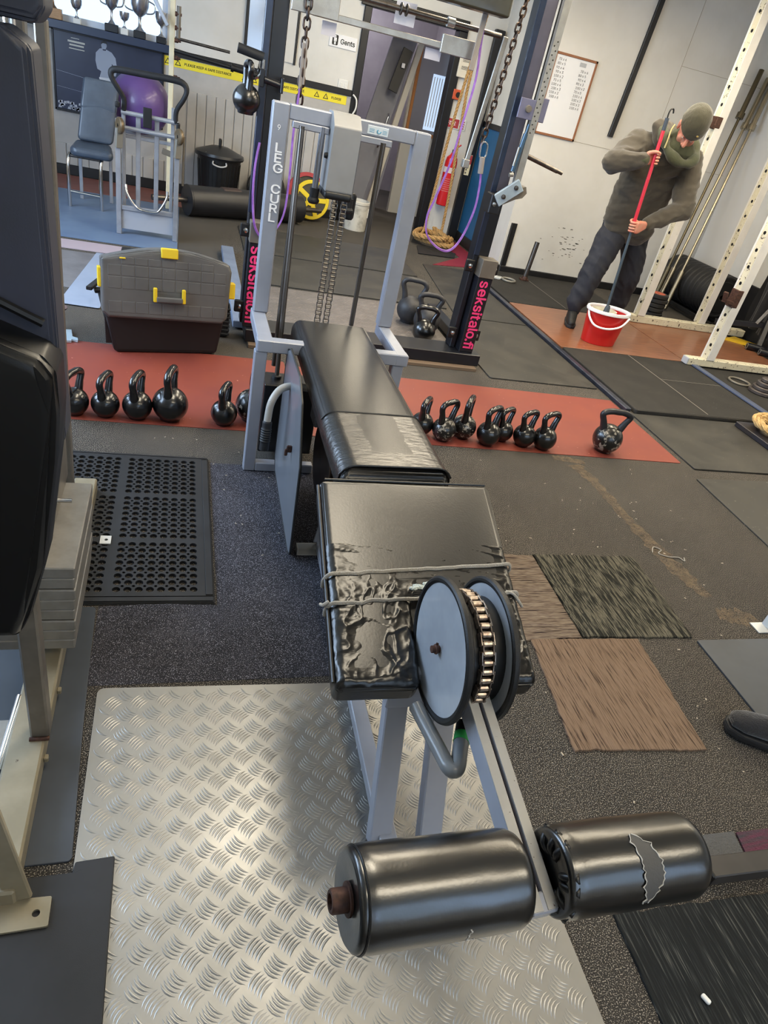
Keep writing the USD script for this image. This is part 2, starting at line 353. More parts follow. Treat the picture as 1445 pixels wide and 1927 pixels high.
# doorway of the corridor: black posts, pillar, return wall
struct('door_1', cat(bx(1.74, 1.82, YB - .03, YB + .13, 0, 2.1, .006), bx(2.80, 2.90, YB - .03, YB + .13, 0, 2.1, .006), bx(1.70, 2.90, YB - .03, YB + .13, 2.1, 2.2, .006)), M['blackpaint'], label='black painted doorway frame to the corridor')
struct('wall_pillar', bx(2.87, 3.34, YB + .0, YB + .12, 0, H, 0), M['cream'], label='narrow cream wall behind the fire extinguisher')
struct('wall_above_door', bx(1.76, 2.87, YB, YB + .12, 2.2, H, 0), M['cream'])
struct('trim_3', bx(3.20, 3.31, YB - .06, YB + .0, 0, 2.2, .006), M['blackpaint'], label='black post right of the fire extinguisher')
ret = struct('wall_return', bx(3.34, 3.44, YW + .1, YB + .12, 0, H, 0), M['cream'])
part(ret, 'blue_panel', bx(3.33, 3.3405, YW + .32, YB - .02, .12, 1.28, 0), M['bluepaint'], label='blue painted lower wall')
struct('trim_4', bx(3.315, 3.341, YW + .3, YB - .02, 1.28, 1.335, .004), M['blackpaint'], label='black dado rail above the blue wall')
struct('baseboard_return', bx(3.312, 3.341, YW + .3, YB - .02, 0, .12, .004), M['skirt'])
ww = struct('wall_right_back', bx(3.34, X1 + .1, YW, YW + .1, 0, H, 0), M['white_wall'])
struct('baseboard_right_back', bx(3.37, X1, YW - .03, YW + .001, 0, .075, .006), M['skirt'])
M['seam'] = mat('wall_seam', '#a39c8f', .8)
part(ww, 'panel_seam', cat(bx(3.36, 5.7, YW - .002, YW + .001, 1.373, 1.377, 0), bx(4.69, 4.694, YW - .002, YW + .001, 1.377, H, 0), bx(4.69, 5.75, YW - .002, YW + .001, 2.205, 2.209, 0)), M['seam'], label='thin joints between wall boards')
g_ = np.random.default_rng(31); part(ww, 'scuff_mark', cat([box((x, YW - .0006, z), (s * 1.6, .0008, s * .5), 0) for x, z, s in [(g_.normal(4.12, .13), g_.normal(.40, .09), g_.uniform(.006, .02)) for _ in range(46)]]), mat('scuff_grey', '#77736c', .8), kind='stuff', label='dark scuff marks low on the white wall')
part(ww, 'angle_iron', cat(bx(3.372, 3.382, YW - .03, YW, .08, .52, .001), bx(3.372, 3.44, YW - .012, YW - .004, .08, .52, .001), *[lathe([(0, 0), (.008, 0), (.006, .005), (0, .006)], 10, (3.412, YW - .012, z), (0, -1, 0)) for z in (.14, .28, .44)]), M['skirt'], label='black angle iron screwed to the wall corner')
struct('wall_right', bx(X1, X1 + .1, Y0, YW + .1, 0, H, 0), M['cream'])
struct('baseboard_right', bx(X1 - .03, X1 + .001, Y0, YW - .02, 0, .5, .006), M['skirt'])
struct('wall_left', prism(sbox(Y0, 0, YB + .12, H).difference(sbox(1.5, 1.0, 5.7, 2.5)), .1, 'yz', X0 - .1), M['cream'])
struct('wall_rear', wall_xz(X0, X1, 0, H, Y0 - .1, .1, [(.5, 1.1, 3.7, 2.4)]), M['cream'])
for n, m in ((2, [bx(X0 - .08, X0 - .02, y - .03, y + .03, 1.0, 2.5) for y in (1.53, 2.9, 4.3, 5.67)]), (3, [bx(x - .03, x + .03, Y0 - .08, Y0 - .02, 1.1, 2.4) for x in (.53, 2.1, 3.67)])):
    struct('window_%d' % n, cat(m), M['frame_w'])
# corridor beyond the doorway
struct('wall_corridor_left', bx(1.62, 1.70, YB + .12, 12, 0, H, 0), M['lav'])
struct('wall_corridor_right', bx(3.5, 3.6, YB + .12, 12, 0, H, 0), M['lav'])
struct('wall_corridor_end', bx(1.62, 3.6, 11.6, 11.7, 0, H, 0), M['lav'])
M['redpaint'] = mat('dark_red_paint', '#7c2233', .5)
struct('baseboard_corridor', cat(bx(1.70, 1.73, YB + .13, 11.6, 0, .42, .004), bx(1.7, 2.5, 11.57, 11.6, 0, .42, .004)), M['redpaint'])
# ceiling lamps
M['lamp_body'] = mat('lamp_body', '#e8e6e0', .5)
M['lamp_tube'] = mat('lamp_diffuser', '#ffffff', .6, emit=('#ffe9c4', 2.0))
for i, (x, y, w, h) in enumerate(LAMPS):
    l = thing('ceiling_lamp', 'white ceiling lamp over ' + ('the far pad of the leg curl', 'the right row of kettlebells', 'the rack tread plate', 'the thick rubber mat', 'the lifting platform', 'the rope heap', 'the striped carpet tiles', 'the shoe and the floor beam', 'the rope coil')[i], 'lamp', (x, y, 2.66))
    part(l, 'body', cat(bx(x - w / 2 - .02, x - w / 2, y - h / 2 - .02, y + h / 2 + .02, 2.665, 2.7), bx(x + w / 2, x + w / 2 + .02, y - h / 2 - .02, y + h / 2 + .02, 2.665, 2.7), bx(x - w / 2, x + w / 2, y - h / 2 - .02, y - h / 2, 2.665, 2.7), bx(x - w / 2, x + w / 2, y + h / 2, y + h / 2 + .02, 2.665, 2.7), rod((x, y - h / 2 - .01, 2.69), (x, y - h / 2 - .01, 2.9), .008, 8), rod((x, y + h / 2 + .01, 2.69), (x, y + h / 2 + .01, 2.9), .008, 8)), M['lamp_body'])
    part(l, 'diffuser', bx(x - w / 2, x + w / 2, y - h / 2, y + h / 2, 2.672, 2.682, 0), M['lamp_tube'])

# ---------------------------------------------------------------- floor coverings
def sheet(name, pts, h, m, label, cat_, z=0.0, r=.012, bev=.003, group=None):
    p = rpoly(pts, r) if r else Polygon(pts)
    me = cushion(p, h, min(bev, h * .45), 3, 0, 0.0005) if bev else prism(p, h)
    me.apply_translation((0, 0, z)); return single(name, me, m, label, cat_, group, smooth=25)
def R(x0, x1, y0, y1): return [(x0, y0), (x1, y0), (x1, y1), (x0, y1)]
sheet('vinyl_runner', R(-1.3, .62, 2.93, 3.85), .004, M['vinyl'], 'red vinyl strip under the left row of kettlebells', 'floor strip')
sheet('vinyl_runner', [(.64, 2.925), (2.885, 2.90), (2.885, 3.75), (.64, 3.80)], .004, M['vinyl'], 'red vinyl strip under the right row of kettlebells', 'floor strip')
# tread plate under the leg curl
tp = thing('tread_plate', 'pale aluminium tread plate under the front of the leg curl machine', 'metal plate', (.36, .6, 0))
TP = rpoly([(-.175, -.15), (.90, -.15), (.915, 1.33), (-.175, 1.36)], .018)
part(tp, 'plate', prism(TP, .004), M['alu'])
def tread(poly, pitch, z, L, w, h, n=5, rot=PI / 4):
    a, b = np.array([math.cos(rot), math.sin(rot)]), np.array([-math.sin(rot), math.cos(rot)])
    x0, y0, x1, y1 = poly.bounds; inner = poly.buffer(-.004); V, F = [], []
    prof = [(-.5, 0), (-.25, .8), (0, 1), (.25, .8), (.5, 0)]
    R_ = int(max(x1 - x0, y1 - y0) / pitch * 1.5) + 2; c = np.array([(x0 + x1) / 2, (y0 + y1) / 2])
    for i in range(-R_, R_):
        for j in range(-R_, R_):
            o = c + pitch * (i * a + j * b); e, f = (a, b) if (i + j) % 2 else (b, -a)
            if not (x0 - .05 < o[0] < x1 + .05 and y0 - .05 < o[1] < y1 + .05): continue
            for k in range(n):
                q = o + f * (k - (n - 1) / 2) * pitch * .84 / n
                if not (inner.contains(Point(q + e * L * .5)) and inner.contains(Point(q - e * L * .5))): continue
                s = len(V)
                for t, ww_ in prof:
                    m = q + e * t * L; bend = f * (.006 * (1 - 4 * t * t))
                    for sgn, zz in ((-1, 0), (0, h * (ww_ > 0)), (1, 0)):
                        V.append((*(m + bend + f * sgn * w * .5 * ww_), z + zz * (.5 + .5 * ww_)))
                for t in range(4):
                    for u in range(2):
                        A = s + t * 3 + u; F += [(A, A + 3, A + 4), (A, A + 4, A + 1)]
    m = trimesh.Trimesh(V, F, process=False)
    if m.face_normals[:, 2].mean() < 0: m.invert()
    return m
part(tp, 'tread_pattern', tread(TP, .047, .0038, .044, .0062, .0022), M['alu'], smooth=True, kind='stuff', label='raised five-bar tread pattern')
# carpets near the plate
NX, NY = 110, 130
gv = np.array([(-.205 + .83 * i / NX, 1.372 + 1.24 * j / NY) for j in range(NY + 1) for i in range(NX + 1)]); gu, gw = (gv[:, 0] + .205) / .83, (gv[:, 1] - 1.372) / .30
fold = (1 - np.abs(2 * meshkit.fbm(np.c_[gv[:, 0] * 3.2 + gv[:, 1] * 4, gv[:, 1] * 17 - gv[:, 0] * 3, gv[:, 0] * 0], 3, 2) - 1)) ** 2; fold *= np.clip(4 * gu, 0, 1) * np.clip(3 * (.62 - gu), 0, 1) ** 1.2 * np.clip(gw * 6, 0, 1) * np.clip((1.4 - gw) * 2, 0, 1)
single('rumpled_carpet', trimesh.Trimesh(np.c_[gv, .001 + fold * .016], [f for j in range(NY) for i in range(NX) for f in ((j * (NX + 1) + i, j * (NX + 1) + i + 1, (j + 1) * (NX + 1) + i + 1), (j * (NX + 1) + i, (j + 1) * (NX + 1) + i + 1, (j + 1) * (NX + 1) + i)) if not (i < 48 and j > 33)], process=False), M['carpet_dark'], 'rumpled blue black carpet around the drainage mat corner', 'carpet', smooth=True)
sheet('rubber_mat', [(-.85, .875), (-.178, .875), (-.181, .9), (-.196, 1.2), (-.205, 1.45), (-.212, 1.69), (-.85, 1.69)], .005, M['rubber_blue'], 'bluish black rubber mat under the weight stack machine', 'mat')
sheet('rubber_mat', [(-.6, -.2), (-.09, -.2), (-.088, .55), (-.092, .872), (-.172, .868), (-.175, .845), (-.6, .845)], .009, M['rubber'], 'plain black rubber mat overlapping the tread plate corner', 'mat', z=.0045, r=.004)
# perforated drainage mat
dm = thing('drainage_mat', 'black rubber drainage mat with rows of round holes', 'mat', (-.15, 2.18, 0))
DX0, DX1, DY0, DY1 = -.62, .15, 1.70, 2.64
holes = []
gx = [DX1 - .068 - .0345 * (i + .6 * (i // 8)) for i in range(18)]; gy = [DY0 + .062 + .0345 * (j + .45 * (j // 8)) for j in range(24)]
skipx = {6 + 0, 14}; 
for i, x in enumerate(gx):
    for j, y in enumerate(gy):
        holes.append(Point(x, y).buffer(.0128, quad_segs=3))
        if i % 8 < 7 and j % 8 < 7: holes.append(Point(x - .01725, y + .01725).buffer(.0052, quad_segs=2))
part(dm, 'perforated_sheet', prism(sbox(DX0 + .03, DY0 + .03, DX1 - .03, DY1 - .018).difference(unary_union(holes)), .011, o=.001), M['rubber'], smooth=False)
for p, q in (((DX0, DY0), (DX1, DY0 + .032)), ((DX0, DY1 - .02), (DX1, DY1)), ((DX1 - .035, DY0 + .03), (DX1, DY1 - .02)), ((DX0, DY0 + .03), (DX0 + .03, DY1 - .02))):
    part(dm, 'bevelled_edge', cat([bx(p[0] + k * .003, q[0] - k * .003, p[1] + k * .003, q[1] - k * .003, .001 + k * .004, .005 + k * .004, .001) for k in range(3)]), M['rubber'])
# carpet tiles
def stripes(name, cols, sx, sy, rough=.95):
    dk = lambda c_: tuple(v * .58 for v in C(c_)); n = {'tc': ('geometry', {}), 'mp': ('mapping', {'scale': (sx, sy, 1)}), 'ns': ('noise_texture', {'scale': 1, 'detail': 3, 'roughness': .7}), 'rp': ('rgb_ramp', {'ramp': [(p_, dk(c_)) for p_, c_ in cols]}),
         'bn': ('noise_texture', {'scale': 500, 'detail': 2}), 'bp': ('bump', {'strength': .7, 'distance': .004}), 'p': ('principled_bsdf', {'roughness': rough, 'specular_ior_level': .15})}
    return usdkit.material(stage, '/World/Looks/' + name, n, [('tc.position', 'mp.vector'), ('mp.vector', 'ns.vector'), ('ns.fac', 'rp.fac'), ('rp.color', 'p.base_color'), ('tc.position', 'bn.vector'), ('ns.fac', 'bp.height'), ('bp.normal', 'p.normal')], surface='p.BSDF')
M['tile_tan'] = stripes('tan_striped_carpet', [(0, '#4a3c34'), (.36, '#4a3c34'), (.44, '#86705e'), (.55, '#9c8470'), (.7, '#8a7566'), (1, '#ac9683')], 210, 8)
M['tile_brown'] = stripes('brown_striped_carpet', [(0, '#2a211f'), (.38, '#33282a'), (.44, '#7b6a5c'), (.52, '#a0907e'), (.58, '#5e4d48'), (.66, '#b3a391'), (1, '#b3a391')], 5, 140)
M['tile_dark'] = stripes('charcoal_striped_carpet', [(0, '#262622'), (.45, '#2f2f2b'), (.5, '#4c4b44'), (.57, '#8f8978'), (.62, '#45443d'), (.75, '#9b9584'), (1, '#9b9584')], 140, 9)
M['tile_dark2'] = stripes('dark_striped_carpet', [(0, '#1f2122'), (.5, '#2b2d2e'), (.58, '#3c3f40'), (.66, '#70706b'), (1, '#70706b')], 150, 5)
def tile(pts, m, label, seed):
    r_ = np.random.default_rng(seed); P = []
    for k in range(4):
        a, b = np.array(pts[k]), np.array(pts[(k + 1) % 4])
        for t in np.linspace(0, 1, 24, endpoint=False): P.append(a + (b - a) * t + r_.normal(0, .0016, 2))
    me = cushion(Polygon(P), .008, .003, 3, 0, .0005); return single('carpet_tile', me, m, label, 'carpet tile')
s_ = 0.96875
tile([(1.14, 1.49), (1.445, 1.50), (1.462, 1.98), (1.14, 2.0)], M['tile_brown'], 'brown carpet tile striped crosswise, half hidden by the near pad', 1)
tile([(1.452, 1.505), (1.935, 1.483), (1.968, 1.985), (1.47, 1.99)], M['tile_dark'], 'charcoal and beige striped carpet tile, the one furthest right', 2)
tile([(1.17, 1.04), (1.635, 1.0), (1.68, 1.485), (1.235, 1.50)], M['tile_tan'], 'large tan striped carpet tile nearest the rollers', 3)
tile([(1.02, -.1), (1.52, -.1), (1.52, .575), (1.045, .59)], M['tile_dark2'], 'dark grey striped carpet tile in the bottom right corner', 4)
# mats of the right-hand lifting area
sheet('rubber_mat', R(2.03, 2.885, 3.93, 5.2), .010, M['rubber_worn'], 'worn black rubber mat right of the rack foot', 'mat', r=.02)
sheet('rubber_mat', [(2.22, 5.22), (2.885, 5.22), (2.885, 6.9), (2.42, 6.9)], .010, M['rubber_worn'], 'dusty rubber mat behind the rack, beside the steel rail', 'mat')
sheet('rubber_mat', R(2.97, 4.2, 3.56, 4.70), .032, M['rubber_tex'], 'thick textured rubber mat in front of the wooden platform', 'mat', r=.02, bev=.012)
sheet('rubber_mat', R(4.21, 5.3, 3.62, 4.72), .022, M['rubber_tex'], 'thick rubber mat under the small plates at the right edge', 'mat', r=.02, bev=.006)
sheet('rubber_mat', R(2.93, 3.86, 2.83, 3.55), .010, M['rubber_worn'], 'black rubber mat with white scuffs in front of the thick mat', 'mat', r=.01)
sheet('rubber_mat', [(2.83, 1.95), (4.6, 1.95), (4.6, 2.77), (2.86, 2.72)], .008, M['rubber_worn'], 'greasy dark rubber mat at the right edge of the picture', 'mat', r=.01)
sheet('rubber_mat', [(1.92, .35), (3.0, .35), (3.0, 1.46), (1.94, 1.47)], .008, M['rubber_blue'], 'smooth dark mat beside the bracket at the right edge', 'mat', r=.01)
sheet('rubber_mat', R(2.99, 4.4, 5.86, 7.06), .022, M['rubber_tex'], 'rubber matting along the white wall behind the man', 'mat', r=.01, bev=.006)
pf = thing('lifting_platform', 'varnished wooden lifting platform under the man and the red bucket', 'platform', (4.1, 5.3, 0))
for i in range(2):
    part(pf, 'plywood_sheet', bx(2.985 + i * 1.25, 4.225 + i * 1.25, 4.74, 5.85, 0, .02, .002), M['wood'])
single('steel_rail', cat(bx(2.90, 2.945, 3.58, 6.9, 0, .03, .004)), mat('dark_steel_rail', '#2f3442', .35, .6, col2='#454a58', scale=12), 'dark steel edging rail along the lifting platform', 'rail')
single('mat_edge_strip', cushion(rpoly(R(4.195, 4.255, 3.52, 4.64), .01), .012, .005, 3, 0, .001).apply_translation((0, 0, .0325)), mat('blue_strip', '#5f6c8c', .4, col2='#55627f', scale=6), 'blue grey strip laid along the thick mat edge', 'strip')
# inside and behind the rack
t2 = thing('tread_plate', 'grey tread plate floor inside the black rack', 'metal plate', (1.2, 4.85, 0))
T2 = sbox(.56, 4.36, 1.93, 5.35)
M['alu2'] = mat('dull_tread_plate', '#9b9491', .5, .5, col2='#8a8380', scale=5)
part(t2, 'plate', prism(T2, .008), M['alu2']); part(t2, 'tread_pattern', tread(T2, .06, .0075, .05, .012, .003, 2), M['alu2'], smooth=True, kind='stuff')
sheet('rubber_mat', R(.62, 2.2, 5.40, 6.3), .012, M['rubber_worn'], 'black rubber mat lying behind the rack tread plate', 'mat')
sheet('rubber_mat', R(.55, 2.2, 6.34, 7.3), .012, M['rubber_worn'], 'grey worn mat in front of the yellow plate and the log', 'mat')
sheet('rubber_mat', R(-.44, .29, 4.42, 5.9), .006, M['rubber'], 'dark rubber floor mat under the toolbox', 'mat')
sheet('vinyl_runner', R(-1.9, .2, 7.75, 8.44), .004, M['vinyl_red2'], 'dull red flooring strip along the back wall', 'floor strip')
sheet('rubber_mat', R(-1.9, -.02, 5.97, 7.72), .008, M['bluefloor'], 'blue grey mat under the black padded chair', 'mat')
sheet('floor_board', R(-1.9, -.3, 5.66, 5.9), .005, mat('pinkish_board', '#a2949c', .6), 'pale pinkish floor board in front of the blue mat', 'board')
sheet('floor_board', R(-1.9, -.45, 4.75, 5.6), .003, M['concrete'], 'worn grey floor board beside the plastic sheet', 'board')
sheet('plastic_sheet', [(-.70, 4.42), (-.46, 4.40), (-.45, 5.6), (-.60, 5.62)], .003, M['palemat'], 'pale bluish plastic sheet on the floor left of the toolbox', 'sheet', z=.0065)
# ---------------------------------------------------------------- the leg curl machine
M['grey'] = mat('grey_machine_paint', '#8f939e', 0.34, col2='#868a95', scale=6, chip='#3f3b39', chip_scale=28, chip_lo=.735, coat=.15)
M['grey_chip'] = mat('chipped_grey_paint', '#b3b0aa', 0.45, col2='#a5a29d', scale=8, chip='#4a3a30', chip_scale=45, chip_lo=.66)
M['steel'] = mat('bare_steel', '#6c6762', 0.34, .85, col2='#57514d', scale=30, stretch=(1, 1, .1))
M['chrome'] = mat('chrome', '#c9c9c9', 0.14, 1.0)
M['pad'] = mat('black_vinyl_pad', '#1b1b1c', 0.32, col2='#202021', scale=40, bump=.16, bscale=160, bdist=.0015, spec=.7)
M['pad_wrinkle'] = mat('creased_vinyl_cover', '#1d1c1c', 0.30, col2='#232221', scale=30, bump=.55, bscale=70, bdist=.004, bstretch=(.35, 1, 1), spec=1.0)
M['tape'] = mat('black_duct_tape', '#1a1a1a', 0.25, col2='#222120', scale=14, bump=.5, bscale=11, bdist=.012, bstretch=(.7, 1.3, 1), spec=.5)
M['pad_side'] = mat('pad_edging', '#151516', 0.4, bump=.2, bscale=300, bdist=.001)
M['blk'] = mat('black_plastic', '#18181a', 0.45)
M['rubtrim'] = mat('rubber_edge_trim', '#141416', 0.5, bump=.5, bscale=500, bdist=.001)
M['cord'] = mat('grey_cord', '#9a958c', .9, bump=.8, bscale=300, bdist=.003)
M['white'] = mat('white_letters', '#f2f2f4', .5)
M['rust'] = mat('rusty_steel', '#5d4035', .6, .4, col2='#3d2a24', scale=60)
M['bronze'] = mat('brown_pulley', '#5b4a41', .4, .5, col2='#43362f', scale=20)

lc = thing('leg_curl_machine', 'grey lying leg curl machine with black pads and taped front pad', 'exercise machine', (.62, 1.75, 0))
G = M['grey']
for xa, xb in ((.295, .345), (.867, .917)):
    part(lc, 'front_leg', bx(xa, xb, 2.56, 2.605, .0025, .553, .004), G)
    part(lc, 'side_tube', bx(xa + .008, xb + .018 if xa < .5 else xb + .01, 2.555, 2.945, .553, .603, .004), G)
for xa, xb in ((.308, .372), (.868, .932)):
    part(lc, 'upright', bx(xa, xb, 2.885, 2.94, .603, 1.392, .005), G)
part(lc, 'cross_tube', bx(.30, .93, 2.556, 2.604, .5535, .6025, .004), G)
part(lc, 'base_tube', bx(.345, .60, 2.56, 2.60, .0025, .045, .004), G)
tb = part(lc, 'top_tube', bx(.372, .868, 2.886, 2.939, 1.342, 1.392, .004), G)
lab = part(tb, 'sticker', bx(.672, .756, 2.8835, 2.8865, 1.350, 1.380, .001), mat('white_sticker', '#cfd9e2', .4), label='white maker sticker with a blue swirl')
part(tb, 'swirl', cat([tube([(.716 + (.003 + .0075 * t) * math.cos(2 + 4.2 * t), 2.883, 1.3655 + (.003 + .0075 * t) * math.sin(2 + 4.2 * t)) for t in np.linspace(0, 1, 14)], .0022 * 1, 6)] + [bx(.680, .700, 2.8828, 2.8836, 1.358 + k * .005, 1.3595 + k * .005, 0) for k in range(3)] + [bx(.732, .750, 2.8828, 2.8836, 1.358 + k * .005, 1.3595 + k * .005, 0) for k in range(3)]), mat('sticker_blue', '#5b9fc0', .5))
part(lc, 'flange', cat(bx(.385, .525, 2.87, 2.90, 1.318, 1.342, .003)), G); part(lc, 'flange', bx(.635, .775, 2.87, 2.90, 1.318, 1.342, .003), G)
# cam box on top
hb = part(lc, 'pulley_housing', cat(prism(rpoly([(2.80, 1.13), (2.95, 1.13), (2.95, 1.40), (2.86, 1.40), (2.80, 1.36)], .012), .105, 'yz', .528)), mat('worn_housing_paint', '#9d9c9b', .42, col2='#92918f', scale=6, chip='#b9a987', chip_scale=9, chip_lo=.70))
part(hb, 'rubber_foot', rb((.58, 2.875, 1.122), (.112, .16, .03), .012), M['blk'])
part(hb, 'bolt', lathe([(0, 0), (.011, 0), (.009, .012), (0, .014)], 12, (.528, 2.86, 1.25), (-1, 0, 0)), M['blk'])
for x, z0, z1, y in ((.42, .375, 1.33, 2.87), (.74, .60, 1.33, 2.87)):
    part(lc, 'guide_rod', rod((x, y, z0), (x, y, z1), .0105), M['steel'])
for x, z0 in ((.50, 1.115), (.642, 1.10)):
    g = part(lc, 'stop_rod', rod((x, 2.88, z0), (x, 2.88, 1.34), .0125), mat('stop_rod_%d' % int(x * 100), '#84868d', .3, .6))
    part(g, 'rubber_buffer', lathe([(0, -.045), (.017, -.045), (.024, -.036), (.024, -.03), (.018, -.022), (.019, .012), (0, .012)], 18, (x, 2.88, z0)), M['rubber'])
part(lc, 'counterweight', lathe([(0, 0), (.016, 0), (.022, .01), (.022, .09), (.016, .1), (0, .1)], 18, (.655, 2.9, 1.03)), M['blk'])
# roller chains: plates and rollers
def chain_strand(path, pitch, w, r, plate):
    path = np.asarray(path, float); seg = np.linalg.norm(np.diff(path, axis=0), axis=1); s = np.r_[0, np.cumsum(seg)]
    n = int(s[-1] / pitch); P = np.array([[np.interp(t, s, path[:, k]) for k in range(3)] for t in np.arange(n + 1) * pitch])
    return P
def chain_mesh(P, side, w, r, h):
    side = unit(side); ms = []
    for i in range(len(P) - 1):
        a, b = P[i], P[i + 1]; d = unit(b - a); off = w * (.5 if i % 2 else .62)
        for sg in (-1, 1):
            ms.append(bar(a + side * off * sg - d * r * .5, b + side * off * sg + d * r * .5, w * .13, h, up=np.cross(side, d), bev=.0008))
        ms.append(rod(a - side * w * .45, a + side * w * .45, r, 8))
    return ms
M['chain'] = mat('oily_chain', '#57524e', .32, .9, col2='#8d8780', scale=60)
for x in (.575, .613):
    P_ = chain_strand([(x, 2.82, .45), (x, 2.82, 1.12)], .0165, .018, .005, 0)
    part(lc, 'hanging_chain', cat(chain_mesh(P_, (1, 0, 0), .019, .0048, .011)), M['chain'], smooth=False, kind='stuff')
# weights, guard plate, handle
ws = part(lc, 'weight_block', bx(.362, .60, 2.66, 2.80, .046, .372, .004), mat('black_weight', '#17171a', .35))
part(ws, 'collar', lathe([(0, 0), (.02, 0), (.02, .012), (.014, .016), (0, .016)], 18, (.42, 2.74, .372)), M['blk'])
part(ws, 'weight_rod', rod((.42, 2.74, .37), (.42, 2.86, 1.32), .010), M['steel'])
gp = part(lc, 'guard_plate', prism(rpoly([(2.57, .57), (2.55, .10), (2.50, .05), (1.99, .004), (1.945, .02), (2.00, .36), (2.13, .545), (2.24, .60), (2.5, .60)], .02), .006, 'yz', .424), mat('guard_plate_paint', '#8d9299', .3, col2='#838890', scale=5, coat=.3))
part(gp, 'edge_trim', tube([(.427, *p) for p in list(rpoly([(2.57, .57), (2.55, .10), (2.50, .05), (1.99, .004), (1.945, .02), (2.00, .36), (2.13, .545), (2.24, .60), (2.5, .60)], .02).exterior.coords)[:-1]], .0052, 6, closed=True), M['rubtrim'])
part(gp, 'hook', cat(bar((.424, 2.19, .33), (.404, 2.19, .33), .008, .03), bar((.404, 2.19, .33), (.404, 2.19, .30), .012, .006)), M['rust'])
hp = spline([(.56, 2.39, .50), (.50, 2.39, .492), (.43, 2.40, .49), (.385, 2.39, .475), (.355, 2.37, .43), (.347, 2.36, .37), (.345, 2.35, .30), (.343, 2.345, .26)], 6)
hd = part(lc, 'hand_grip_bar', tube(hp, .0145, 14), M['grey_chip'])
gpth = np.linspace([.3465, 2.358, .355], [.343, 2.343, .235], 26)
part(hd, 'rubber_grip', tube(gpth, [.0185 + .0028 * (5 < i < 18 and i % 2) - .003 * (i < 1) for i in range(26)], 16), M['rubber'])
# under the bench
pl = part(lc, 'pulley', lathe([(.0, -.012), (.14, -.012), (.155, -.014), (.155, -.009), (.142, 0), (.155, .009), (.155, .014), (.14, .012), (0, .012)], 40, (.545, 2.15, .32), (1, 0, 0)), M['bronze'])
part(lc, 'pulley_bracket', cat(bx(.505, .60, 2.24, 2.34, .40, .47, .004)), G)
part(lc, 'inner_plate', prism(rpoly([(2.5, .02), (2.0, .02), (1.9, .3), (2.2, .52), (2.5, .52)], .03), .006, 'yz', .70), G)
part(lc, 'spine_tube', cat(bar((.635, 2.56, .55), (.62, 1.5, .53), .06, .05), bar((.62, 1.52, .53), (.585, .97, .425), .06, .05)), M['blk'])
part(lc, 'base_rail', cat(bar((.555, 2.02, .0245), (.525, .72, .0245), .045, .033)), M['grey'])
part(lc, 'base_bracket', cat(bx(.455, .56, 1.965, 2.005, .002, .006, .001), bx(.455, .56, 1.998, 2.003, .003, .035, .001), bx(.455, .46, 1.965, 2.003, .003, .03, .001)), M['grey_chip'])
part(lc, 'stand_leg', bar((.545, 2.02, .03), (.60, 2.00, .54), .04, .04), M['grey'])
part(lc, 'stand_leg', bar((.510, .835, .0085), (.53, 1.055, .46), .055, .034, up=(0, -1, .2)), M['grey'])
part(lc, 'stand_leg', bar((.636, .822, .0085), (.645, 1.045, .46), .058, .034, up=(0, -1, .2)), M['grey'])
part(lc, 'stand_plate', cat(bx(.49, .70, .965, .99, .34, .455, .003)), M['grey'])
dg = part(lc, 'range_stop_tube', tube(np.vstack([np.linspace([.53, .905, .42], [.556, .76, .415], 6), spline([(.556, .757, .415), (.562, .743, .416), (.575, .745, .417), (.59, .775, .418)], 4)[1:], np.linspace([.597, .79, .419], [.625, .845, .42], 5)]), .0165, 14), mat('limiter_paint', '#8b8f92', .35, coat=.2))
part(dg, 'green_tape', rod((.6035, .803, .4192), (.613, .822, .4195), .0178, 16), mat('green_tape', '#2f9a4d', .5), label='band of green tape')
part(dg, 'end_cap', rod((.613, .822, .4195), (.626, .848, .42), .0176, 16), M['blk'])
# far bench pad with its cover
def slab(poly, t, r, q, crown=0.0, sub=0, rb_=None, n=6):
    m = cushion(poly, t, r, n, crown, rb_)
    return m
def padmap(m, q, t):
    """q: top-surface corners near-left, near-right, far-right, far-left; m spans (0..W, 0..L)"""
    lo, hi = m.bounds; m = m.copy(); v = m.vertices.copy()
    v[:, 0] = (v[:, 0] - lo[0]) / (hi[0] - lo[0]); v[:, 1] = (v[:, 1] - lo[1]) / (hi[1] - lo[1]); v[:, 2] -= t; m.vertices = v; return warp(m, q)
FP = rpoly([(0, 0), (.345, 0), (.345, 1.27), (0, 1.27)], .03)
fp = part(lc, 'bench_pad', padmap(cushion(FP, .085, .05, 8, .004, .012), [(.455, 1.575, .615), (.80, 1.59, .615), (.813, 2.855, .615), (.472, 2.855, .615)], .085), M['pad'], smooth=True, label='long black bench pad')
CV = rpoly([(0, 0), (.357, 0), (.357, .355), (0, .355)], .012)
def sleeve(W, L, t, r, grow, nx=14, ny=10):
    a = np.linspace(0, PI / 2, nx); pr_ = [(0 - grow, -t * .8)] + [(r - (r + grow) * math.cos(s), -r + (r + grow) * math.sin(s)) for s in a] + [(W - r + (r + grow) * math.sin(s), -r + (r + grow) * math.cos(s)) for s in a] + [(W + grow, -t * .8)]
    V, F = [], []
    for j in range(ny + 1):
        for x, z in pr_: V.append((x / W, j / ny, z))
    k = len(pr_)
    for j in range(ny):
        for i in range(k - 1): A = j * k + i; F += [(A, A + 1, A + k + 1), (A, A + k + 1, A + k)]
    return trimesh.Trimesh(V, F, process=False)
def solid(m, th):
    m = m.copy(); n = m.vertex_normals; a = trimesh.Trimesh(m.vertices - n * th, m.faces[:, ::-1], process=False)
    return trimesh.util.concatenate([m, a])
cq = [(.456, 1.600, .615), (.801, 1.612, .615), (.8045, 1.945, .615), (.4595, 1.935, .615)]
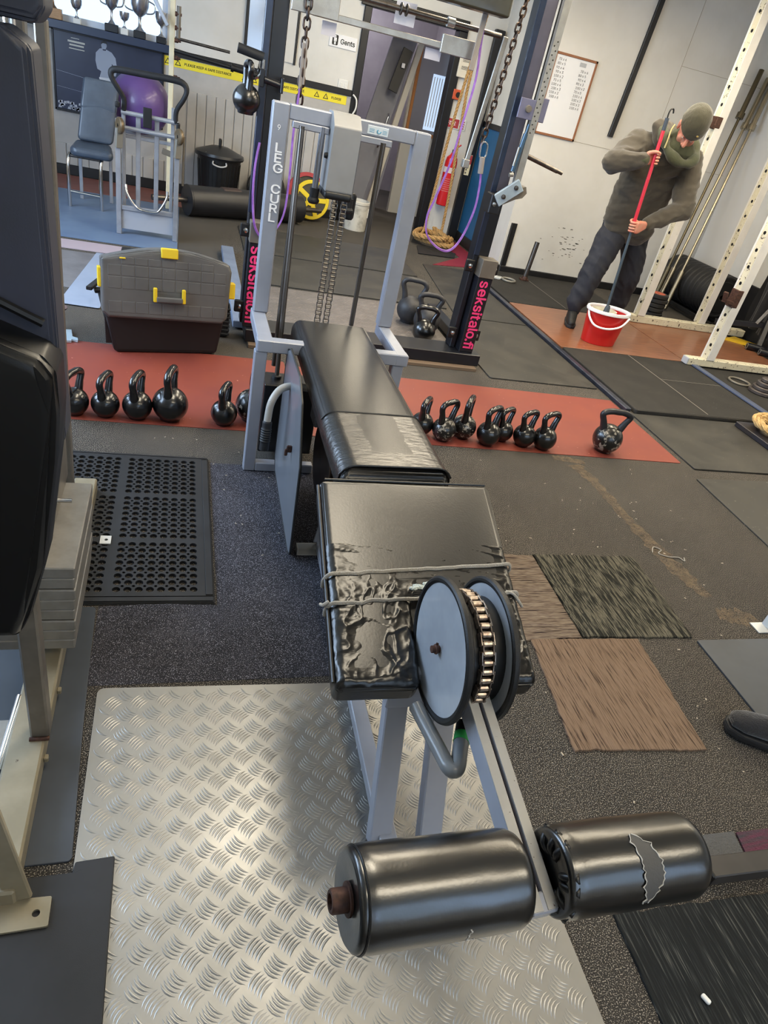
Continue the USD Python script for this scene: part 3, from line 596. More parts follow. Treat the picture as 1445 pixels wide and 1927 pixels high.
cs = part(fp, 'vinyl_cover', noisy(warp(sleeve(.345, .35, .085, .05, .004), cq), .0015, 18, 3), M['pad_wrinkle'], smooth=True, label='creased vinyl cover pulled over the near end')
for j, (a, b) in enumerate(((0, 1), (3, 2))):
    A, B = np.array(cq[a]), np.array(cq[b]); s_path = []
    for t in np.linspace(-.006, 1.006, 30):
        d = min(t * .345 + .002, .347 - t * .345); z = -.05 + math.sqrt(max(0, .0552 ** 2 - max(0, .05 - d) ** 2)) if d < .05 else .0055
        p = A + (B - A) * t; s_path.append((p[0], p[1] + (.004 if j else -.003), .615 + z - .0005))
    part(fp, 'stitched_hem', tube(s_path, .0032, 6), M['pad_side'])
# near pad with notch, tape and cord
NW, NL = .505, .645
NP = Polygon([(0, 0), (.20, 0), (.205, .02), (.21, .24), (.315, .24), (.32, .02), (.325, 0), (NW, 0), (NW, NL), (0, NL)]).buffer(-.02, join_style=1).buffer(.04, join_style=1).buffer(-.02, join_style=1)
nq = [(.345, .925, .468), (.828, .915, .468), (.900, 1.545, .612), (.383, 1.535, .612)]
npad = part(lc, 'thigh_pad', padmap(cushion(NP, .075, .024, 6, .003, .02), nq, .075), M['pad'], smooth=True, label='broad black thigh pad')
TPY = .405
TQ = [tuple(np.array(nq[0]) + (np.array(nq[3]) - np.array(nq[0])) * k) for k in (0, TPY / NL)]; TQ2 = [tuple(np.array(nq[1]) + (np.array(nq[2]) - np.array(nq[1])) * k) for k in (0, TPY / NL)]
def grid_cover(nx=150, ny=110, side=.05):
    """tape wrapped over the near part of the pad: a crinkled skin following the pad's own surface"""
    V, ok, F = [], [], []
    r = .026; bd = NP.boundary
    for j in range(ny + 1):
        for i in range(nx + 1):
            u = i / nx; w = -.0 + j / ny * TPY; x = u * NW
            p = Point(x, w); ins = NP.contains(p); d = bd.distance(p) if ins else 0
            z = 0 if d > r else -r + math.sqrt(max(0, r * r - (r - d) ** 2))
            V.append((x, w, z)); ok.append(ins and d > .0004)
    for j in range(ny):
        for i in range(nx):
            A = j * (nx + 1) + i; q = (A, A + 1, A + nx + 2, A + nx + 1)
            if all(ok[t] for t in q): F += [(q[0], q[1], q[2]), (q[0], q[2], q[3])]
    m = trimesh.Trimesh(V, F, process=False); m.remove_unreferenced_vertices(); v = m.vertices.copy()
    ridge = lambda q, s: 1 - np.abs(2 * meshkit.fbm(q, 3, s) - 1)
    w1 = ridge(v * (11, 15, 1), 5) ** 7 * .0026 + ridge(v * (26, 20, 1), 9) ** 8 * .0016 + ridge(np.c_[v[:, 0] * 9 + v[:, 1] * 6, v[:, 1] * 9 - v[:, 0] * 12, v[:, 2]], 21) ** 10 * .0028
    band = np.clip((v[:, 1] - .27) / .06, 0, 1)   # the upper wraps lie as long creases across the pad
    w2 = ridge(np.c_[v[:, 0] * 4, v[:, 1] * 45 + v[:, 0] * 10, v[:, 2]], 11) ** 5 * .0026
    v[:, 2] += .0012 + w1 * (1 - band) + w2 * band
    v[:, 0] /= NW; v[:, 1] /= NL; m.vertices = v; return warp(m, nq)
part(npad, 'duct_tape_wrap', grid_cover(), M['tape'], smooth=True, label='crinkled black tape wrapped around the worn end')
def padpt(u, w, h=.004):
    q = np.array(nq); n = unit(np.cross(q[1] - q[0], q[3] - q[0])); return q[0] * (1 - u) * (1 - w) + q[1] * u * (1 - w) + q[2] * u * w + q[3] * (1 - u) * w + n * h
def cord(u0, w0, u1, w1, wob, seed, r=.0042):
    g = np.random.default_rng(seed); P = [padpt(-.008, w0 + .0, -.045), padpt(-.012, w0, -.018)]
    for t in np.linspace(0.012, .988, 22): P.append(padpt(u0 + (u1 - u0) * t, w0 + (w1 - w0) * t + g.normal(0, wob), .0055))
    P += [padpt(1.012, w1, -.018), padpt(1.008, w1, -.045)]; return tube(spline(P, 4), r, 8, sy=.7)
for k, (w0, w1, sd) in enumerate(((.468, .528, 1), (.335, .385, 2))):
    part(npad, 'cord', cord(0, w0, 1, w1, .0025, sd, .005), M['cord'], label='frayed grey cord tied round the pad')
part(npad, 'cord', cat(tube(spline([padpt(.93, .39, .006), padpt(.97, .375, .006), padpt(1.012, .35, -.01), padpt(1.03, .345, -.02)], 5), .004, 7), tube(spline([padpt(-.005, .345, .005), padpt(-.03, .34, -.005), padpt(-.04, .35, -.01)], 5), .004, 7)), M['cord'])
part(npad, 'fluff', noisy(cat([trimesh.creation.icosphere(2, 1).apply_scale((r_, r_ * .6, .004)).apply_translation(padpt(u, w, .006)) for u, w, r_ in ((.43, .405, .012), (.455, .412, .016), (.485, .408, .015), (.515, .415, .017), (.545, .41, .014), (.57, .405, .011), (.50, .425, .012), (.535, .428, .010))]), .003, 120, 3), mat('foam_fluff', '#b9c2be', 1.0, bump=1, bscale=200, bdist=.01), smooth=True, label='pale foam showing at a torn spot')
part(npad, 'edge_piping', cat(tube([padpt(u, w, -.012) + np.array([-.003, 0, 0]) for u, w in zip(np.full(20, -.0), np.linspace(.03, .97, 20))], .004, 7), tube([padpt(u, w, -.004) for u, w in zip(np.linspace(.03, .97, 20), np.full(20, .997))], .0035, 7)), M['pad_side'])
# cam discs, chain and curl arm
CY, CZ, CR = .928, .572, .148
for x in (.556, .655):
    dsk = part(lc, 'cam_disc', lathe([(0, -.003), (CR - .002, -.003), (CR - .002, .003), (0, .003)], 64, (x, CY, CZ), (1, 0, 0)), mat('cam_disc_paint_%d' % int(x * 1000), '#a3a8ae', .26, col2='#959aa1', scale=8, coat=.4, chip='#55504c', chip_scale=30, chip_lo=.74))
    part(dsk, 'rubber_rim', torus((x, CY, CZ), (1, 0, 0), CR, .0085, 72, 10), M['rubtrim'])
part(lc, 'cam_hub', rod((.559, CY, CZ), (.652, CY, CZ), .112, 48), M['blk'])
ax = part(lc, 'cam_axle', rod((.535, CY, CZ), (.68, CY, CZ), .008), M['rust'])
part(ax, 'axle_clip', cat(torus((.545, CY, CZ), (1, 0, 0), .0085, .003, 14, 8), bar((.545, CY - .0, CZ + .012), (.541, CY - .006, CZ + .024), .006, .002)), M['rust'])
cp = [(.606, CY + .121 * math.cos(a), CZ + .121 * math.sin(a)) for a in np.linspace(2.0, -.0 + 3.6 - 6.6, 120)][::1]
cp = [(.606, CY + .121 * math.cos(a), CZ + .121 * math.sin(a)) for a in np.linspace(.9, 3.9, 120)]
P_ = chain_strand(cp, .0185, .02, .006, 0); sd = np.array([1.0, 0, 0]); W = .022
for i in range(len(P_) - 1):
    a, b = P_[i], P_[i + 1]; d = unit(b - a); off = W * (.5 if i % 2 else .64); out = np.cross(sd, d)
    lk = cat([bar(a + sd * off * s - d * .004, b + sd * off * s + d * .004, .003, .015, up=out, bev=.001) for s in (-1, 1)] + [rod(a - sd * W * .62, a + sd * W * .62, .0052, 10), rod(a - sd * W * .4, a + sd * W * .4, .007, 10)])
    part(lc, 'chain_link', lk, mat('worn_chain_steel', '#a89d92', .3, .85, col2='#6d5d54', scale=90) if i == 0 else '/World/Looks/worn_chain_steel', smooth=30)
A0, A1 = np.array((.607, .865, .535)), np.array((.628, .452, .418))
sA, dA, uA = frame(A1 - A0)
am = part(lc, 'curl_arm', cat([bar(A0 + sA * o, A1 + sA * o, .021, .052, bev=.003) for o in (-.0145, .0145)]), M['grey'], label='grey curl arm of two flat bars')
part(am, 'worn_edge', cat([bar(A0 + sA * o + uA * .0255, A1 + sA * o + uA * .0255, .0205, .0022, bev=.0006) for o in (-.0145, .0145)]), M['grey_chip'])
part(am, 'slot_strip', bar(A0 - uA * .004, A1 - uA * .004, .0075, .04), M['rust'])
part(am, 'end_bracket', cat(bar(A1 - dA * .03, A1 + dA * .004, .052, .05)), M['grey'])
# rollers
def roller(x0, x1, ra, rbv, name_, seed, wrinkled):
    L = x1 - x0; a = np.array((x0, .499 + .013 * (x0 - .6), .46 - .05 * (x0 - .6))); b = np.array((x1, .499 + .013 * (x1 - .6), .46 - .05 * (x1 - .6)))
    pr_ = [(0, .004), (.03, .002), (ra * .86, -.004), (ra * .95, .001), (ra * .965, .006), (ra * .955, .009), (ra * .99, .016), (ra, .028)] + [(ra + (rbv - ra) * t + .001 * math.sin(t * 3), .028 + (L - .056) * t) for t in np.linspace(0.05, 1, 16)] + [(rbv * .985, L - .016), (rbv * .93, L - .006), (rbv * .8, L - .001), (.03, L - .004), (0, L - .004)]
    m = lathe(pr_, 64, a, b - a)
    return noisy(m, .0012, 14, seed), a, b
r1, a, b = roller(.287, .588, .0785, .078, 'r', 1, 0)
M['roller'] = mat('roller_vinyl', '#19191a', .26, col2='#1f1f20', scale=30, bump=.14, bscale=220, bdist=.0012, spec=1.0, coat=.3, coat_r=.22)
p1 = part(lc, 'roller_pad', r1, M['roller'], smooth=True, label='black roller pad on the left')
d_ = unit(b - a)
part(p1, 'shaft_end', cat(lathe([(0, 0), (.019, 0), (.019, .03), (.017, .033), (.012, .033), (.012, .02), (0, .02)], 22, a + d_ * .002, -d_), lathe([(0, 0), (.026, 0), (.026, .004), (0, .004)], 22, a, -d_)), M['rust'], label='rusty shaft end')
part(p1, 'seam_piping', torus(a + d_ * .009, d_, .0765, .0022, 60, 6), M['pad_side'])
r2, a, b = roller(.655, .958, .0765, .0765, 'r', 2, 1)
p2 = part(lc, 'roller_pad', r2, M['roller'], smooth=True, label='black roller pad on the right with a torn cover')
d_ = unit(b - a); s2, _, u2 = frame(d_)
pl_ = []
for k in range(12):   # gathered folds of the end cover
    t = k / 12 * 2 * PI + .13 * math.sin(k * 2.4); rr = math.cos(t) * s2 + math.sin(t) * u2
    pl_.append(tube(spline([a + d_ * .006 + rr * .028, a + d_ * -.004 + rr * .048, a + d_ * .012 + rr * .073], 4), np.linspace(.004, .009, 9), 7))
part(p2, 'gathered_fold', cat(pl_), M['pad_side'], smooth=True, label='gathered folds of the end cover')
def on_roller(a, d, L, r, t, ang):   # point on the roller: t along, ang from the top towards the viewer
    q = np.array([0, -1.0, 0]); q = unit(q - d * (q @ d)); up_ = np.cross(d, q); up_ = up_ if up_[2] > 0 else -up_
    return a + d * L * t + r * (math.cos(ang) * up_ + math.sin(ang) * q)
def patch(a, b, r, pts, n=10):
    d = unit(b - a); L = np.linalg.norm(b - a); V, F = [], []
    rows = len(pts)
    for (ang, t0, t1) in pts:
        for i in range(n + 1): V.append(on_roller(a, d, L, r, t0 + (t1 - t0) * i / n, ang))
    for j in range(rows - 1):
        for i in range(n): A = j * (n + 1) + i; F += [(A, A + 1, A + n + 2), (A, A + n + 2, A + n + 1)]
    m = trimesh.Trimesh(V, F, process=False)
    c_ = V[0] - (a + d * ((V[0] - a) @ d))
    if m.face_normals[0] @ c_ < 0: m.invert()
    return m
g = np.random.default_rng(3)
tear = [(an, .44 + w_ * .0 + .03 * (an) + g.normal(0, .006), .44 + .02 + .03 * an + wd + g.normal(0, .006)) for an, w_, wd in [(x, 0, .11 * math.sin(PI * min(1, (x + .15) / 1.5)) ** .8 + .01) for x in np.linspace(-.12, 1.42, 26)]]
part(p2, 'torn_patch', patch(a, b, .0787, tear), mat('bare_foam_backing', '#4b4a49', .75, bump=.3, bscale=200), smooth=True, label='dull grey tear in the cover')
def frays(a, b, r, edge, seed, n=60):
    d = unit(b - a); L = np.linalg.norm(b - a); g = np.random.default_rng(seed); P = []
    for an, t in edge: P.append(on_roller(a, d, L, r + .0006, t + g.normal(0, .004), an))
    return tube(P, g.uniform(.0005, .0016, len(P)), 5)
part(p2, 'frayed_edge', cat(frays(a, b, .0787, [(x[0], x[1]) for x in tear], 1), frays(a, b, .0787, [(x[0], x[2]) for x in tear], 2)), mat('fray_white', '#b7b4ae', .8), label='pale frayed edge of the tear')
a1, b1 = np.array((.287, .499 - .004, .4757)), np.array((.588, .4988, .4606))
part(p1, 'small_tear', cat(frays(a1, b1, .0790, [(x, .60 + .004 * math.sin(x * 40)) for x in np.linspace(1.35, 1.75, 14)], 4), frays(a1, b1, .0790, [(1.75 + .06 * math.sin(x * 3.1), .60 + .05 * x) for x in np.linspace(0, 1, 12)], 5)), '/World/Looks/fray_white')
# lettering on the left upright
for i, ch in enumerate('LEG CURL'):
    if ch != ' ':
        part(lc, 'letter', (lambda t_: (t_.apply_translation((-.327, 0, 0)), t_.apply_scale((1.3, 1, 1)), t_.apply_translation((.327, 0, 0)))[2])(text(ch, .031, (.327, 2.8838, 1.226 - i * .0352 - (.0 if i < 3 else .004)), (1, 0, 0), (0, 0, 1), .0012, True)), M['white'], smooth=False)
part(lc, 'numeral', text('9', .018, (.330, 2.8848, 1.300), (1, 0, 0), (0, 0, 1), .0012), M['white'], smooth=False)
# ---------------------------------------------------------------- weight stack machine at the left edge
M['shield'] = mat('black_moulded_shield', '#1e2027', .5, col2='#232530', scale=5, bump=.1, bscale=400, bdist=.001, spec=.5)
M['shield_low'] = mat('black_lower_shield', '#111113', .38, col2='#161619', scale=5, spec=.5)
M['beige_steel'] = mat('worn_beige_steel', '#a59b85', .42, .3, col2='#8f8670', scale=7, chip='#5d5142', chip_scale=22, chip_lo=.70)
M['plate_steel'] = mat('grey_weight_plate', '#8b8883', .36, .55, col2='#7b7873', scale=14)
M['dull_steel'] = mat('dull_steel_tube', '#7c7770', .38, .6, col2='#6b665f', scale=12)
ls = thing('weight_stack_machine', 'black shielded weight machine with a stack of steel plates at the left edge', 'exercise machine', (-.31, 1.4, 0))
def hexa(y0, y1, pts, r=.012, bev=.01):
    m = cushion(rpoly(pts, r), y1 - y0, bev, 4); return place(m, (1, 0, 0), (0, 0, 1), (0, -1, 0), (0, y1, 0))
part(ls, 'upper_shield', hexa(.90, .97, [(-.48, .90), (-.205, 1.06), (-.144, 1.02), (-.146, 1.20), (-.150, 1.40), (-.153, 1.50), (-.178, 1.515), (-.262, 1.51), (-.48, 1.51)]), M['shield'], label='black moulded upper shield')
part(ls, 'top_cap', hexa(.93, 1.0, [(-.48, 1.52), (-.153, 1.52), (-.143, 1.535), (-.143, 1.75), (-.48, 1.75)]), M['shield'])
part(ls, 'shield_groove', cat(tube([(-.258, .897, 1.30), (-.256, .897, 1.262), (-.235, .897, 1.243), (-.16, .897, 1.208)], .006, 8)), M['blk'])
part(ls, 'side_edge', cat(tube([(-.258, .898, 1.50), (-.262, .898, 1.20)], .004, 8)), M['dull_steel'])
part(ls, 'lower_shield', hexa(.83, .93, [(-.50, .715), (-.216, .722), (-.197, .765), (-.172, .86), (-.146, 1.04), (-.140, 1.11), (-.141, 1.165), (-.155, 1.185), (-.232, 1.215), (-.50, 1.215)], .015, .02), M['shield_low'], label='black lower shield')
part(ls, 'lower_shield_rib', hexa(.815, .86, [(-.50, .74), (-.28, .745), (-.255, .88), (-.232, 1.15), (-.50, 1.17)], .015, .012), M['shield_low'])
part(ls, 'floor_beam', bx(-.352, -.272, .79, 2.35, .006, .062, .005), M['beige_steel'])
fp_ = prism(rpoly([(-.34, .735), (-.206, .738), (-.207, .797), (-.34, .80)], .004).difference(Point(-.232, .766).buffer(.0075)), .006, o=.014)
part(ls, 'foot_plate', fp_, M['beige_steel'])
part(ls, 'strut', bar((-.268, .80, .02), (-.345, .86, .50), .012, .05, up=(1, 0, .2)), M['beige_steel'])
part(ls, 'front_upright', bx(-.305, -.262, 1.16, 1.205, .06, 1.5, .005), M['dull_steel'])
part(ls, 'weld_bead', tube([(-.306, 1.157, .064), (-.262, 1.157, .064)], .0055, 8), M['rust'])
part(ls, 'rear_upright', bx(-.335, -.308, 2.02, 2.06, .06, 1.5, .004), M['dull_steel'])
part(ls, 'rear_upright', bx(-.375, -.345, 1.97, 2.01, .06, 1.5, .004), M['dull_steel'])
part(ls, 'beam_bolt', cat(bx(-.272, -.262, 1.33, 1.345, .02, .035), ), M['beige_steel'])
part(ls, 'beam_bolt', bx(-.272, -.262, 1.12, 1.135, .02, .035), M['beige_steel'])
part(ls, 'hinge_bracket', cat(rod((-.365, 1.10, .03), (-.352, 1.30, .055), .009, 12)), M['chrome'])
part(ls, 'hinge_plate', bx(-.44, -.36, 1.15, 1.24, .012, .04), M['plate_steel'])
for i in range(8):
    z = .112 + i * .0352; e = .0015 * ((i * 7) % 3 - 1)
    part(ls, 'weight_plate', bx(-.415, -.226 + e + .0035 * (i - 4) * .4, 1.405 - e, 1.80, z, z + .0335, .003), M['plate_steel'])
part(ls, 'selector_block', bx(-.39, -.292, 1.43, 1.84, .394, .53, .003), M['dull_steel'])
part(ls, 'selector_pin', rod((-.33, 1.64, .435), (-.255, 1.64, .435), .006), M['chrome'])
for y in (1.48, 1.79): part(ls, 'guide_rod', rod((-.34, y, .06), (-.34, y, 1.5), .012), M['chrome'])
single('steel_bracket', cat(prism(sbox(-.232, 2.0, -.196, 2.045).difference(Point(-.212, 2.022).buffer(.006)), .004, o=.0125)), mat('white_bracket', '#c9c8c4', .4), 'small white metal bracket lying on the drainage mat', 'bracket')

# ---------------------------------------------------------------- the black rack with the pink lettering
M['rackblack'] = mat('rack_black_paint', '#1a1b22', .36, col2='#23252e', scale=7, chip='#5d4a44', chip_scale=30, chip_lo=.74, coat=.1)
M['rackblue'] = mat('rack_blue_black', '#1f2a40', .3, col2='#273450', scale=6, coat=.2)
M['pink'] = mat('pink_lettering', '#e83a78', .5)
M['silver'] = mat('brushed_silver_steel', '#a9a8a3', .36, .6, col2='#97958f', scale=12, chip='#6d655a', chip_scale=14, chip_lo=.72)
M['taupe'] = mat('taupe_cap', '#6c665c', .5, col2='#615b52', scale=8)
M['lavsteel'] = mat('lavender_steel', '#75758c', .4, .3, col2='#686880', scale=6)
rk = thing('power_rack', 'black power rack with pink lettering down both uprights', 'rack', (1.18, 4.2, 0))
RB = M['rackblack']
part(rk, 'front_beam', bx(.40, 1.985, 4.07, 4.29, .022, .10, .004), RB)
part(rk, 'wooden_packer', bx(.42, 1.96, 4.02, 4.28, 0, .022, .002), mat('packer_wood', '#6d5a48', .7))
part(rk, 'side_beam', bx(.34, .44, 4.32, 6.2, .013, .06, .004), mat('pale_blue_steel', '#8593ab', .4, .3, col2='#6f7c94', scale=4))
part(rk, 'side_beam', bx(1.94, 2.02, 4.30, 5.2, .022, .09, .004), RB)
for sx, x0 in ((0, .37), (1, 1.79)):
    u = part(rk, 'upright', cat(bx(x0, x0 + .035, 4.18, 4.28, .10, 2.35, .004), bx(x0 + .035, x0 + .115, 4.205, 4.28, .10, 2.35, .004)), RB)
    part(u, 'edge_strip', bx(x0 - .006, x0 + .03, 4.165, 4.1805, .72 if sx else .75, 2.35, .003), M['rackblue'])
    xs = (x0 + .045, x0 + .145) if sx else (x0 + .012, x0 + .095)
    sl = part(rk, 'lower_sleeve', bx(*xs, 4.11, 4.20, .10, .60, .003), RB)
    part(sl, 'sleeve_cap', bx(xs[0] - .004, xs[1] + .004, 4.105, 4.2045, .60, .715, .004), M['taupe'])
    for zi, z in enumerate((.675 - .02, .21)):
        for xx in ((x0 - .018, x0 + .155) if sx else (x0 - .012, x0 + .125)):
            lug = part(rk, 'clamp_lug', rb((xx, 4.16, z), (.062, .022, .075), .009, 3), M['blk'])
            part(lug, 'bolt', lathe([(0, 0), (.016, 0), (.014, .008), (.007, .011), (0, .011)], 14, (xx, 4.149, z), (0, -1, 0)), M['chrome'])
    h = .069
    xm = (xs[0] + xs[1]) / 2
    for k, ch in enumerate('seksitalo.fi'):   # reads downwards
        wpos = .588 - [0, .052, .106, .158, .206, .229, .264, .314, .335, .386, .410, .440][k]
        part(sl, 'letter', text(ch, .068, (xm - .028, 4.1095, wpos), (0, 0, -1), (1, 0, 0), .0015, True), M['pink'], smooth=False)
# steel crossbar with end plates, bar hooks, barbell
cb = part(rk, 'crossbar', bx(.60, 1.38, 4.16, 4.20, 1.722, 1.752, .003), M['silver'])
part(cb, 'end_plate', bx(.485, .725, 4.145, 4.165, 1.722, 1.90, .003), M['silver']); part(cb, 'end_plate', bx(1.285, 1.495, 4.145, 4.165, 1.706, 1.79, .003), M['silver'])
part(rk, 'top_bar', rod((.75, 4.14, 1.842), (1.60, 4.14, 1.842), .0125, 18), M['steel'])
for x in (1.035, 1.065): part(rk, 'bar_ring', torus((x, 4.14, 1.842), (1, 0, 0), .022, .006, 22, 8), M['steel'])
part(rk, 'bar_collar', rod((1.29, 4.14, 1.842), (1.33, 4.14, 1.842), .022, 20), M['silver'])
part(rk, 'top_beam', rb((1.32, 4.05, 1.975), (.50, .10, .13), .015), mat('olive_black_pad', '#3a382c', .3, col2='#2d2b22', scale=4, coat=.3))
part(rk, 'top_frame', cat(bx(.37, 1.91, 4.19, 4.27, 2.28, 2.35, .004)), RB)
part(rk, 'beam_hanger', cat(bx(1.15, 1.19, 4.04, 4.08, 2.04, 2.29, .003), bx(1.15, 1.19, 4.04, 4.2, 2.285, 2.33, .003))  , RB); part(rk, 'beam_hanger', cat(bx(1.46, 1.50, 4.04, 4.08, 2.04, 2.29, .003), bx(1.46, 1.50, 4.04, 4.2, 2.285, 2.33, .003)), RB)
part(rk, 'safety_tape', bx(1.075, 1.19, 3.995, 4.0005, 1.965, 2.035, .001), '/World/Looks/none' if 0 else mat('yellow_tape', '#e0cf2c', .5))
# right-hand lever assembly
st = part(rk, 'perforated_strut', prism(sbox(1.885, 1.17, 1.925, 2.45).difference(unary_union([Point(1.897 + (k % 2) * .014, 1.44 + k * .021).buffer(.0042, quad_segs=3) for k in range(22)])), .03, 'xz', 4.09), M['silver'], smooth=20)
part(rk, 'backing_plate', bx(1.80, 1.886, 4.17, 4.181, 1.10, 2.35, .002), mat('purple_grey_plate', '#4b4a58', .45, .2, col2='#565464', scale=5))
part(rk, 'clamp_plate', cat(bx(1.79, 1.885, 4.09, 4.10, 1.50, 1.60, .002)), M['lavsteel']); part(rk, 'clamp_bolt', lathe([(0, 0), (.019, 0), (.017, .014), (0, .016)], 16, (1.845, 4.09, 1.552), (0, -1, 0)), M['taupe'])
part(rk, 'side_clamp', bx(1.925, 1.965, 4.10, 4.14, 1.50, 1.62, .003), M['lavsteel'])
lv = part(rk, 'lever_arm', cat(bar((1.80, 4.085, 1.06), (1.93, 4.085, 1.17), .02, .075, up=(-.6, 0, .8))), mat('pale_lever_paint', '#9fb0bd', .4, col2='#8b9ba8', scale=8))
part(lv, 'lever_bolt', lathe([(0, 0), (.014, 0), (.012, .01), (0, .013)], 14, (1.835, 4.075, 1.09), (0, -1, 0)), M['steel']); part(lv, 'lever_bolt', lathe([(0, 0), (.014, 0), (.012, .01), (0, .013)], 14, (1.90, 4.075, 1.15), (0, -1, 0)), M['steel'])
part(rk, 'lever_hook', prism(rpoly([(1.80, 1.015), (1.92, 1.085), (1.965, 1.10), (1.985, 1.13), (1.97, 1.165), (1.955, 1.16), (1.935, 1.12), (1.885, 1.08)], .004), .07, 'xz', 4.09), M['taupe'])
part(rk, 'pivot_block', bx(1.765, 1.835, 4.08, 4.17, .985, 1.095, .006), RB); part(rk, 'pivot_bolt', lathe([(0, 0), (.014, 0), (.012, .008), (0, .010)], 14, (1.79, 4.08, 1.04), (0, -1, 0)), M['chrome'])
gs = part(rk, 'gas_strut', cat(rod((1.855, 4.09, 1.23), (1.873, 4.09, 1.43), .014, 14), rod((1.873, 4.09, 1.43), (1.877, 4.09, 1.48), .007, 10)), mat('teal_strut', '#3c5468', .25, .3))
part(rk, 'adjust_pin', cat(rod((1.835, 4.08, 1.21), (1.86, 4.08, 1.215), .012, 12), rod((1.845, 4.08, 1.26), (1.85, 4.08, 1.36), .006, 10)), M['silver'])
part(rk, 'spotter_peg', cat(rod((1.93, 4.17, 1.325), (2.18, 4.17, 1.275), .014, 14), rod((2.18, 4.17, 1.275), (2.215, 4.17, 1.268), .011, 14)), M['steel'])
part(rk, 'rear_strip', bx(1.93, 1.955, 4.2, 4.24, 1.2, 2.4, .003), M['blk'])
# left peg with foam and hook, black cup
fpg = part(rk, 'foam_peg', cat(rod((.245, 4.17, 1.515), (.375, 4.17, 1.498), .0225, 16)), M['rubber'])
hk = part(rk, 'snap_hook', cat(tube(spline([(.375, 4.13, 1.49), (.372, 4.13, 1.44), (.35, 4.13, 1.41), (.33, 4.14, 1.40), (.318, 4.15, 1.415)], 5), .008, 8), tube(spline([(.36, 4.14, 1.48), (.355, 4.14, 1.44), (.365, 4.14, 1.40)], 4), .007, 8)), M['chrome'])
part(rk, 'bar_catch', cat(rod((.385, 4.13, 1.405), (.475, 4.13, 1.395), .016, 14), bx(.36, .385, 4.12, 4.16, 1.37, 1.45, .003), bx(.468, .482, 4.10, 4.16, 1.36, 1.43, .003)), RB)
part(rk, 'notice', bx(1.02, 1.13, 4.19, 4.192, 1.78, 1.88, 0), mat('paper_white', '#d5d3da', .8), label='white paper notice taped to the crossbar')
part(rk, 'notice', bx(1.22, 1.31, 4.20, 4.202, 1.665, 1.715, 0), '/World/Looks/paper_white'); part(rk, 'notice', bx(.655, .73, 4.20, 4.202, 1.655, 1.715, 0), '/World/Looks/paper_white')
part(rk, 'hanging_bar', cat(bar((1.655, 4.2, 1.85), (1.60, 4.2, 1.22), .028, .012, up=(0, 1, 0)), bx(1.575, 1.615, 4.18, 4.22, 1.19, 1.235, .003)), M['silver'], label='flat steel bar hanging under the top')
# chains
M['darkchain'] = mat('dark_link_chain', '#3b3634', .42, .8, col2='#55443a', scale=40)
def link(o, d, L, w, r, flat):
    d = unit(d); s, _, u = frame(d, (0, 1, 0)); s = s if flat else u
    P = [o + d * (L / 2 - w / 2) * sg + s * (w / 2) * math.cos(t) * sg_ + d * (w / 2) * math.sin(t) for sg, ts, sg_ in ((1, np.linspace(0, PI, 6), 1), (-1, np.linspace(PI, 2 * PI, 6), 1)) for t in ts]
    return tube(P, r, 6, closed=True)
def chain(top, bot, n, label):
    t = thing('hanging_chain', label, 'chain', top); a, b = np.array(top), np.array(bot); st_ = (b - a) / n; L = np.linalg.norm(st_) * 1.32
    for i in range(n): part(t, 'link', link(a + st_ * (i + .5), st_, L, L * .58, L * .11, i % 2 == 0), M['darkchain'])
    return t
chain((.562, 4.125, 1.95), (.575, 4.125, 1.33), 15, 'dark link chain hanging at the left upright of the black rack')
chain((1.70, 4.12, 2.2), (1.635, 4.12, 1.335), 24, 'dark link chain hanging inside the right upright of the black rack')
def strap(path, w, th, m_, name_, label, parts_=()):
    t = thing(name_, label, 'exercise band', path[0]); P = spline(path, 6); V, F = [], []
    for i, p in enumerate(P):
        d = unit(P[min(i + 1, len(P) - 1)] - P[max(i - 1, 0)]); s = unit(np.cross(d, (0.25, 1, 0))); n_ = np.cross(s, d)
        for a_, b_ in ((-1, -1), (1, -1), (1, 1), (-1, 1)): V.append(p + n_ * w / 2 * b_ + s * th / 2 * a_ )
    for i in range(len(P) - 1):
        for k in range(4): A, B = i * 4 + k, i * 4 + (k + 1) % 4; F += [(A, B, B + 4), (A, B + 4, A + 4)]
    m = trimesh.Trimesh(V, F, process=False); 
    if m.volume < 0: m.invert()
    part(t, 'band', m, m_, smooth=60); return t
M['purple'] = mat('purple_rubber', '#9a6cc0', .5, col2='#7d4f9c', scale=18)
b1 = strap([(1.47, 4.117, 2.05), (1.49, 4.117, 1.80), (1.508, 4.117, 1.62), (1.49, 4.117, 1.40), (1.474, 4.117, 1.21), (1.428, 4.117, 1.0), (1.405, 4.117, .90), (1.43, 4.117, .80), (1.52, 4.117, .735), (1.60, 4.117, .735), (1.655, 4.117, .82), (1.69, 4.117, .98), (1.685, 4.117, 1.12), (1.663, 4.117, 1.23)], .022, .010, M['purple'], 'resistance_band', 'long purple resistance band looped inside the right of the black rack')
part(b1, 'grey_sleeve', rod((1.663, 4.10, 1.185), (1.652, 4.10, 1.27), .016, 14), mat('grey_webbing', '#8d8680', .8))
part(b1, 'shackle', link(np.array((1.648, 4.10, 1.305)), (-.1, 0, 1), .085, .042, .0055, True), M['chrome'])
part(b1, 'grey_strap', cat(bar((1.46, 4.09, 1.66), (1.475, 4.09, 2.1), .03, .006, up=(0, 1, 0))), '/World/Looks/grey_webbing')
b2 = strap([(.567, 4.11, 1.40), (.560, 4.11, 1.20), (.565, 4.11, 1.0), (.56, 4.11, .80), (.52, 4.11, .69), (.455, 4.10, .64), (.40, 4.09, .70), (.375, 4.08, .85), (.372, 4.08, 1.0), (.385, 4.08, 1.12)], .02, .010, M['purple'], 'resistance_band', 'purple resistance band hanging behind the left upright of the leg curl')
